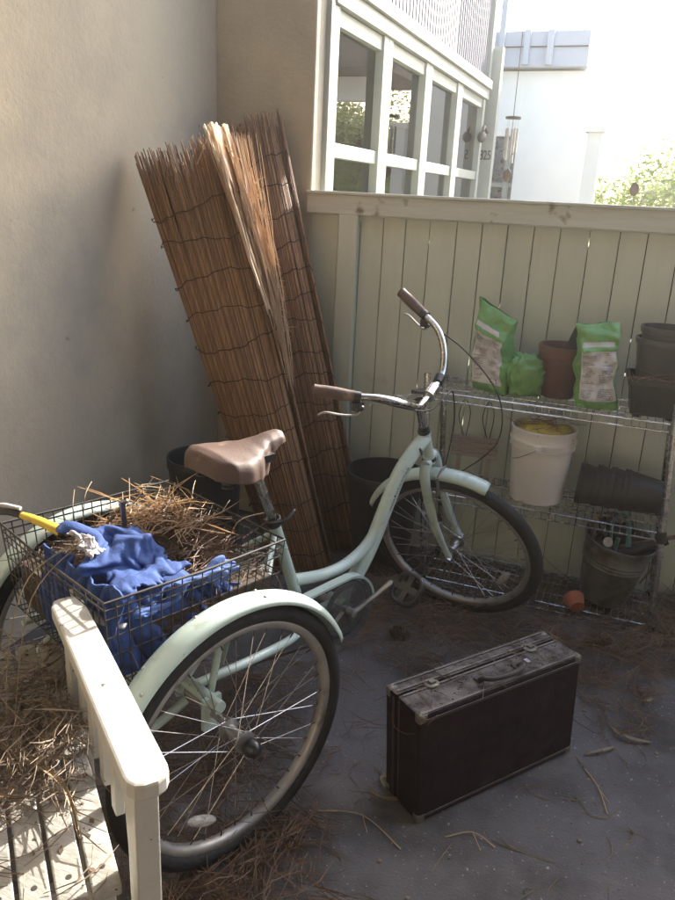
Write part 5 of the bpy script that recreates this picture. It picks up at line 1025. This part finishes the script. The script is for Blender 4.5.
     9,8,10,1,7,16,13,7,7,5,-1,3,6,1,4,8,-4,1,-1,5,-1,0,5,5,-5,9,8,8,14,14,7,5,6,2,4,4,6,7,11,10,9,7,5,-2,5,6,0,-6,-1,2,-2,-11,5,3,-225,-6,-8,-5,4,13,
     11,5,3,15,13,6,7,8,0,2,3,8,5,-2,1,0,1,6,-8,1,7,7,-7,9,8,6,12,13,12,5,4,5,-1,5,6,11,11,13,3,9,10,2,5,-3,-5,-6,-2,-1,8,-8,-4,3,-217,-7,-5,-2,-1,4,12,11,
     2,12,8,11,8,4,8,4,4,1,8,1,3,1,1,1,-9,1,8,5,-1,2,8,7,9,12,9,7,7,1,6,4,8,6,13,8,7,7,7,9,6,0,-5,-7,-5,4,-1,-11,-4,5,-210,-7,-8,3,3,-2,10,6,12,3,
     6,12,10,10,3,6,7,2,4,-5,9,2,1,0,-9,2,3,5,6,3,2,12,7,8,9,8,6,7,2,7,7,8,12,3,6,6,4,8,9,0,-6,-1,-6,3,2,-11,-6,2,-202,-7,-9,-3,6,6,4,6,7,10,6,7,
     11,9,5,5,6,6,7,-9,1,2,8,-5,0,1,-1,3,7,2,8,12,5,11,6,6,4,7,7,-1,11,9,10,6,-2,6,3,9,11,3,-5,-5,-4,1,2,2,-11,3,-206,-6,-5,-7,1,8,8,8,4,7,11,10,11,8,
     8,2,6,5,5,-2,-2,-1,0,0,2,5,0,2,3,8,7,1,12,9,7,5,1,9,3,9,2,7,9,6,4,5,0,8,9,5,-2,-9,-2,1,3,6,-5,-4,-207,1,-7,-7,0,6,5,9,9,5,11,12,11,6,3,6,
     6,6,-3,9,2,-1,-1,-2,1,6,3,-3,8,6,-3,9,10,5,6,6,7,0,8,5,9,4,1,10,6,4,7,2,5,4,0,-1,1,0,-5,6,-6,2,-212,8,-7,-3,-1,5,4,6,7,10,9,13,8,9,2,1,4,6,
     6,-5,10,7,0,0,-6,4,7,1,5,-2,5,11,7,-1,8,7,3,7,0,3,5,8,7,8,0,5,9,6,0,0,2,1,1,0,-2,4,-8,12,-214,4,5,-2,-2,3,1,7,8,9,9,7,10,5,10,-7,1,5,6,1,
     1,8,10,4,-5,-3,6,8,-2,5,7,11,-1,4,10,1,6,1,7,0,7,-7,10,7,2,6,7,5,3,1,1,0,3,-2,-2,5,-6,11,-210,9,3,6,-1,1,2,3,7,10,8,6,3,12,1,8,1,-6,7,6,1,3,
     5,6,7,-2,3,4,3,8,-2,6,9,4,7,3,7,-1,5,3,-3,-2,-1,8,11,-2,6,5,5,4,-1,4,2,-1,3,3,-9,2,-199,8,6,6,4,2,3,1,5,8,4,9,0,8,9,3,7,-1,-2,5,7,4,5,6,
     6,3,2,-3,8,-4,8,7,8,0,7,6,2,4,5,4,-1,-4,1,-5,10,9,-3,3,4,3,2,4,-1,2,3,3,4,-7,-192,7,5,5,5,5,2,4,0,5,10,10,-1,3,2,6,4,1,5,4,6,6,4,4,4,2,
     7,2,-4,5,7,8,-2,7,8,2,8,4,1,4,0,-2,0,-5,4,5,7,-4,0,2,6,0,0,3,4,5,8,6,),
    (689,0,11,7,0,-3,-4,0,-2,-3,-6,-5,-3,0,2,4,0,5,-3,4,5,11,-1,2,1,3,4,2,4,-5,6,2,2,2,4,7,-1,2,5,-3,8,1,5,7,14,5,3,4,0,4,-2,-3,-8,-5,-5,-6,5,1,-83,3,
     7,9,5,-4,-3,-3,2,-4,-5,-5,-3,-5,3,7,6,-6,1,4,4,6,6,4,1,4,3,0,-3,1,1,4,4,2,1,9,-7,3,5,5,-4,8,7,8,7,10,1,4,4,2,0,-4,-10,0,-9,-8,9,-3,-86,13,0,6,
     6,4,-3,-4,2,-2,-4,-5,-5,-6,1,7,0,7,-2,4,2,8,2,7,-3,6,2,5,-4,1,-1,2,6,3,2,0,-2,2,4,6,0,7,7,8,5,7,3,7,6,-3,2,-9,-6,2,-8,-8,-4,6,-80,1,8,4,4,4,
     -1,-7,2,0,1,-9,-1,-5,-3,-3,6,10,2,-2,4,9,6,4,0,2,3,0,4,-5,3,-5,3,6,5,4,-2,-1,3,5,4,3,11,-2,15,9,-2,7,8,1,-6,-7,-3,-1,-4,-8,-8,-6,-67,6,3,6,4,4,-1,-9,
     -6,-2,6,-1,-11,5,-1,-4,-4,6,11,3,2,11,3,6,2,4,0,-1,1,-2,-2,-1,-3,1,6,12,-1,-2,3,5,5,1,12,2,14,3,2,8,-3,8,-1,-8,-1,-12,-6,3,-3,-7,-74,6,5,4,5,-1,3,-5,-5,-5,
     -3,6,-13,10,0,-2,-5,-5,13,11,0,10,1,7,7,5,2,-3,-1,-3,-1,-1,-2,0,-2,12,8,-2,-3,5,4,5,2,15,9,9,1,3,-3,-1,6,-2,-10,-3,-8,-7,-2,-5,-65,-5,9,5,5,2,-6,4,-2,-4,-4,-6,
     -3,0,7,2,-2,-9,3,13,2,12,1,9,7,6,4,-2,-6,0,2,-1,-2,-1,-1,6,6,-7,0,3,10,11,0,15,12,8,0,4,-2,-5,-2,6,-8,-9,-11,0,-12,-7,-51,-8,-1,4,6,2,6,-9,-2,7,-1,-4,-2,-12,
     5,0,7,-5,2,0,6,9,10,5,2,10,8,-4,-7,-1,10,-7,-7,6,4,4,7,-4,1,-1,11,8,6,4,13,12,0,2,4,-4,-3,1,-10,-5,-9,-5,-9,-12,-42,-7,-6,-2,1,6,8,0,-7,-2,6,-4,-10,1,-9,0,
     5,11,2,-1,2,6,10,5,0,9,9,1,-4,-8,11,3,-7,-3,-2,11,9,4,-1,-3,4,12,8,5,5,12,8,3,0,2,-3,-6,-12,-9,-10,-4,-5,-9,-45,0,-6,-2,3,-3,0,11,-3,-3,-6,-5,-1,-6,4,-5,-7,11,
     4,12,1,1,11,3,-1,7,7,4,-8,0,11,7,-4,-5,-8,8,9,3,5,2,-2,12,9,2,2,10,13,6,2,0,-3,-8,-12,-12,-11,-7,-3,-11,-40,4,0,-1,-6,5,-4,-1,8,1,-8,-11,-7,7,0,-9,-5,2,7,13,
     4,2,12,0,-1,5,5,7,0,-7,11,9,5,-7,-8,-3,5,7,6,4,7,-2,11,-1,5,13,8,4,5,-2,-4,-7,-8,-8,-10,-13,-2,-12,-46,6,3,4,2,0,2,-10,1,10,-5,-11,-9,-4,11,-8,-2,-7,8,7,3,4,
     15,-3,1,5,8,7,3,-9,5,6,15,2,-8,-7,-5,5,5,2,9,8,3,10,-3,12,3,4,7,-1,-6,-4,-10,-8,-10,-1,-15,-12,-26,-9,-2,3,7,7,-1,-1,-5,9,-6,-14,-2,-8,8,-1,-6,-8,11,7,-3,7,13,6,
     -4,-2,6,6,7,2,-5,7,9,9,2,-13,-2,-6,8,-2,6,11,11,6,5,2,3,1,7,0,-5,-7,-8,-11,-9,1,-8,-13,-28,2,-2,-6,3,7,-4,4,7,-7,-8,2,-14,3,-2,5,-3,-10,1,10,5,6,10,1,9,-8,
     7,7,-2,4,4,8,5,0,8,-6,-2,-10,0,9,3,2,8,7,6,1,3,0,7,2,-3,-5,-9,-7,-13,-7,-3,-8,-35,4,-1,7,-7,0,10,5,-8,-7,5,-6,-12,-4,1,3,6,-10,0,3,8,9,9,-1,11,2,0,6,
     6,5,-1,9,6,-2,-5,3,-3,-3,-3,-1,2,8,4,10,2,5,-1,1,7,1,-4,-2,-11,-6,-3,-16,-8,-6,-31,3,4,8,0,-7,3,7,1,-11,-4,-2,-4,-6,-7,0,5,9,-5,3,1,9,6,7,10,10,-8,2,7,5,
     9,4,5,1,-14,0,-4,-1,1,1,-7,8,9,11,7,5,-1,-9,6,5,-2,-6,-6,-11,0,-6,-14,-11,-27,9,-3,2,8,1,-9,5,10,-10,-14,-4,-1,-2,-11,0,4,8,5,3,0,7,8,7,11,9,1,-3,3,5,4,7,
     5,-4,-15,-4,-1,3,2,0,-4,4,6,9,10,4,7,-12,1,3,4,-5,-10,-11,-2,4,-9,-12,-38,12,6,0,-3,6,-9,5,11,-11,-16,-8,-3,0,-8,7,-1,8,9,5,1,6,7,4,10,10,5,-3,2,1,3,5,3,-3,
     -12,-6,-2,2,3,-2,7,5,3,4,9,11,2,-12,-2,2,2,1,-9,-13,1,0,-3,-13,-43,8,9,1,8,0,-9,3,11,-14,-10,-13,-7,-2,2,4,4,2,7,5,12,6,0,8,8,8,9,2,3,0,-4,-2,3,1,-10,-4,
     -7,2,-4,1,10,10,6,6,1,10,1,-1,-9,-5,3,3,-7,-12,-6,1,2,-7,-45,3,6,5,7,3,-3,4,4,-16,-9,-8,-7,-5,5,-1,7,2,5,8,13,3,9,5,6,7,6,7,0,-2,-4,-7,2,1,0,-9,-8,-6,
     3,6,3,12,7,10,-1,2,3,4,-9,-6,-4,4,-4,-7,-11,-1,3,0,-42,4,2,4,8,-6,-2,12,2,-18,-13,1,-3,-5,-5,6,-1,6,10,6,13,8,10,5,6,5,6,3,4,-3,-8,-9,-6,4,4,-6,-12,-9,2,8,
     5,10,13,2,2,7,-6,8,-7,-6,-5,-1,-3,-7,2,-12,3,-2,-43,11,8,4,6,-3,-8,4,9,-15,-11,-8,-1,3,-5,-3,2,7,4,13,15,5,8,9,9,6,-3,8,4,-1,-7,-10,-12,-3,5,-5,-6,-8,2,5,13,2,
     8,5,5,11,-3,0,-8,-6,-5,-2,-6,-7,4,-1,-9,-1,-38,6,12,7,5,0,-5,-9,10,-2,-14,-6,-10,-1,5,-1,-4,9,0,14,16,11,4,6,10,6,2,0,1,8,-6,-8,-10,-11,-2,4,-10,4,-5,6,2,10,0,7,
     7,12,-5,5,-11,-5,-7,-4,-2,-12,2,3,0,-7,-28,-4,7,8,6,0,-8,0,3,4,-12,-5,-8,-3,-5,4,3,3,4,12,13,9,12,2,6,8,8,0,-1,-2,9,-10,-10,-6,-4,-2,-8,-1,7,4,-1,-3,8,10,6,8,
     -1,-2,-8,-8,-4,-8,-4,-5,-5,2,2,-1,-24,-1,-5,6,6,2,-9,-2,3,6,0,-12,-11,6,-5,5,3,0,2,9,13,9,13,8,7,2,1,6,6,-2,-3,5,-9,-6,-5,-7,-6,-4,1,6,6,-6,-3,13,13,0,-1,2,
     -8,-9,-5,-6,-7,-8,-4,0,3,1,-29,0,6,-3,5,7,-1,-1,-7,3,4,-5,-11,-1,2,5,2,3,-2,10,11,9,12,12,5,6,2,-1,6,2,2,-2,-3,-6,-11,-7,0,-8,0,4,4,-8,0,12,13,9,-1,-10,-8,-6,
     -8,-5,-6,-10,-5,-1,4,2,-30,2,3,2,0,6,9,4,-9,-6,-1,5,-8,-9,3,7,5,4,-3,3,9,15,15,8,12,8,4,-5,4,3,3,-12,-1,-3,-8,0,-7,-3,-1,-1,-5,4,-2,3,13,11,4,-13,-9,-6,-5,-8,
     -4,-9,-9,-5,2,3,-19,-1,6,8,-1,-5,-1,7,10,-7,-8,-5,6,-7,-7,6,7,7,5,3,3,13,13,14,10,0,9,2,-5,7,5,-8,-11,-7,6,0,-9,-5,-1,0,-2,3,-2,1,14,5,-6,-8,-8,-1,-8,-8,-3,-9,
     -8,-6,-5,3,-4,-3,4,7,7,-3,-4,-9,12,7,-6,-6,-6,-2,-8,5,5,9,-4,3,10,13,14,12,11,5,3,6,-1,7,0,-5,-10,-9,-3,5,-8,-3,2,1,-2,3,0,3,13,-3,-8,-9,0,-6,-6,-7,-11,-5,-6,-10,
     -7,0,2,1,8,5,-5,7,-1,-5,-8,10,6,-5,-9,-5,-3,-3,5,10,-2,3,10,14,12,13,11,4,6,8,3,-4,-5,-6,1,-7,-11,6,0,-4,-3,6,0,4,0,4,7,-9,-9,1,-3,-5,-6,-7,-10,-11,-1,-10,-4,-5,
     -6,8,6,0,3,3,4,0,-8,-5,11,2,-9,-3,-9,3,3,-2,10,0,10,15,15,13,6,6,8,6,1,-11,-5,-5,2,-10,-4,2,5,2,-3,3,4,5,2,4,-8,-10,-10,2,1,-4,-5,-5,-9,-6,-9,-9,-10,-3,6,-8,
     4,5,2,8,3,-2,1,-11,4,8,-2,-9,-2,-6,0,7,-1,12,10,16,16,11,7,2,2,4,8,-11,-7,2,-5,-3,-6,2,3,5,2,2,2,5,-2,-3,-9,-9,-11,-2,6,-2,-7,-4,-4,-10,-5,-9,-9,-8,1,-2,0,7,
     1,8,3,-4,6,-4,0,1,3,-7,-3,-4,-2,10,1,7,12,17,17,11,5,-1,2,0,4,7,-10,-9,7,-2,-7,-4,3,4,5,3,3,-6,0,-9,-5,-1,-8,-11,5,2,-7,-3,-9,-4,-7,-9,-7,-12,5,-5,-1,1,10,1,
     3,-2,5,5,3,-8,1,2,-2,-5,-3,1,3,9,13,17,17,11,1,9,2,1,-3,-1,7,-10,-10,10,-1,-6,-1,3,5,4,-2,-2,-9,-7,-8,2,-4,-4,-3,-5,-2,-5,-1,-8,-9,-9,-4,-11,-3,5,-6,7,6,7,-7,-3,
     5,3,10,0,-1,-5,4,-4,-4,1,-3,10,13,17,16,12,4,10,4,2,-6,-9,8,2,-10,-4,-1,5,1,-7,2,7,0,-10,-6,-7,-9,2,-1,-3,-3,-4,-5,0,-8,-4,-9,0,-10,-11,-4,1,-1,6,5,7,1,-9,1,0,
     10,0,-1,0,6,-2,1,-8,4,9,12,17,13,12,6,11,3,-1,-5,-8,4,0,2,-5,-6,-3,7,1,-7,0,2,-10,-4,-2,-5,-8,1,-1,-3,-4,1,-6,-3,-3,-9,-4,-9,-8,-6,2,0,3,4,2,7,-8,-6,0,9,3,
     6,2,-5,-5,5,3,0,9,13,15,12,11,10,10,-3,-5,-7,-6,5,-1,12,-2,-7,-2,-7,8,2,-8,-2,-7,-7,-5,-1,-2,-1,-3,-2,-6,3,0,-3,-8,-11,-8,-8,-4,-11,6,6,3,6,-2,-2,6,-11,-7,6,4,5,10,
     -3,-7,-2,4,5,8,14,15,14,12,9,8,-6,-8,-9,0,0,12,3,4,-3,-4,-9,-2,6,-3,-10,-5,-7,-5,-3,-3,3,-2,-3,-4,1,2,-6,-6,-10,-8,-8,-8,-8,10,6,2,7,1,-6,-1,2,-12,-4,8,5,5,10,-6,
     -3,3,6,5,10,13,12,12,11,8,-5,-7,2,-7,6,5,6,-6,-3,3,-2,-9,-1,-5,6,-10,-9,-6,-10,-2,9,-5,-2,-5,-2,3,-4,-7,-4,-11,-8,-9,0,-3,7,6,7,1,-2,-10,9,-3,-12,1,7,7,7,6,0,1,
     1,6,4,8,11,13,9,9,2,-3,-4,7,-11,4,8,-5,-3,-2,7,-2,-7,-7,6,-7,-2,-8,-13,-6,5,-2,-5,-3,-1,0,-4,-2,-6,-8,-12,-3,9,-12,-3,6,6,4,-5,-5,9,2,-8,-6,0,12,6,2,6,3,-2,5,
     9,7,5,11,8,8,0,2,9,-3,-10,4,0,9,0,-12,0,6,-2,-7,1,-6,-1,-8,-6,-9,0,1,1,-3,-4,-4,-3,-3,-7,-7,-13,-8,17,-4,-10,-2,5,7,2,-9,1,8,0,-5,-7,4,11,3,2,-2,7,2,7,10,
     9,10,8,2,3,6,0,4,4,-13,0,5,3,-11,0,4,5,-3,3,-12,-4,-6,-4,-10,-2,-2,-1,-4,0,-3,1,-5,-6,-9,-8,-12,10,7,-4,-7,-3,4,8,-1,-8,2,8,-1,-5,2,2,1,2,1,4,8,3,8,8,9,
     9,8,5,-4,3,9,4,-9,-7,5,3,1,-8,-2,5,7,2,-11,-9,-5,-5,-9,-4,-2,-4,0,-2,-3,1,-7,-7,-5,-10,-7,3,5,8,-2,-7,-2,2,6,-1,-3,0,-1,6,5,-8,6,-1,-2,2,9,7,2,9,10,10,10,
     -1,1,4,6,5,0,-13,0,1,9,-3,-5,-2,5,10,-6,-9,-12,-4,-8,-7,-1,-6,1,-2,-4,-5,-9,-7,-7,-4,2,))
def folded(nx=44, ny=58):
    cs = []
    for steps in FOLDS:
        a = 0; c = []
        for x in steps: a += x; c.append(a/1000)
        cs.append(c)
    for _ in range(5):
        for c in cs:
            g = c[:]
            for i in range(1, nx-1):
                for j in range(1, ny-1): c[i*ny+j] = .4*g[i*ny+j]+.15*(g[(i-1)*ny+j]+g[(i+1)*ny+j]+g[i*ny+j-1]+g[i*ny+j+1])
    return list(zip(*cs)), [(i*ny+j, (i+1)*ny+j, (i+1)*ny+j+1, i*ny+j+1) for i in range(nx-1) for j in range(ny-1)]
fv, ff = folded(); q = MB(); q.add([(-.246+(a+.2253)*1.20, b*1.02, .700+(c-.70)*.62) for a, b, c in fv], ff); q.build('vest_body', M['blue_cloth'], JK, smooth=True, solid=.006, sub=1)
q = MB(); q.add([(-.05+(b+.06)*1.0, -.212-(a+.12)*.22, .668+(c-.74)*.5) for a, b, c in fv], [tuple(reversed(f)) for f in ff]); q.build('vest_flap', M['blue_pale'], JK, smooth=True, solid=.005, sub=1)
def hang(name, fn, nx, ny, mt):
    q = MB(); q.grid(nx, ny, fn); return q.build(name, mt, JK, smooth=True, solid=.005)
def fold(u, v, sd): return .016*(1-abs(noise.noise((u*7+v*1.5, v*1.3, sd))))**3+.010*noise.noise((u*11, v*3, sd+4))+.004*noise.noise((u*26, v*9, sd+8))
hang('vest_back', lambda u, v: Vector((-.244+fold(u, v, 2)+.02*v*v, -.228+.33*u, .525+v*(.185+.03*noise.noise((u*5, 0, 3))))), 90, 30, M['blue_cloth'])
hang('vest_side', lambda u, v: Vector((-.240+.35*u, -.232+fold(u, v, 6)+.02*v*v, .525+v*(.165-.07*u*u+.03*noise.noise((u*5, 0, 8))))), 90, 30, M['blue_cloth'])
q = MB(); q.box((-.10, -.07, .60), (.22, .26, .14)); q.build('vest_padding', M['blue_cloth'], JK, bevel=.03)
# dark arm hole with pale lining
q = MB(); q.add([(-.185+(a+.12)*.26, -.035+(b+.06)*.34, .752+(c-.74)*.25) for a, b, c in fv], ff); q.build('lining', M['lining'], JK, smooth=True, solid=.003)
q = MB(); q.tube(spl([(-.235, -.06, .665), (-.238, -.12, .645), (-.232, -.18, .640), (-.205, -.225, .640)], 6), .010, 8, flat=.4); q.build('grey_strap', M['lining'], JK, smooth=True)
# lean of the old suitcase (its frame has racked sideways)
for o in list(sc.objects):
    if o.parent == SC and o.type == 'MESH':
        for v in o.data.vertices: v.co.x -= .075*v.co.z

# added volume imitating lens bloom by backlit haze
hz = MB().box((1.5, 9.5, 1.6), (15, 26, 6.2)).build('glare', None); hz.data.materials.clear()
hm = bpy.data.materials.new('glare'); hm.use_nodes = True; N = hm.node_tree.nodes; N.remove(N['Principled BSDF']); pv = N.new('ShaderNodeVolumePrincipled')
pv.inputs['Color'].default_value = (1, .97, .92, 1); pv.inputs['Density'].default_value = .005; pv.inputs['Anisotropy'].default_value = .7
hm.node_tree.links.new(pv.outputs[0], N['Material Output'].inputs['Volume']); hz.data.materials.append(hm); hz['kind'] = 'stuff'; hz['label'] = 'thin bright haze volume added to imitate lens bloom over the court'; hz['category'] = 'glare'
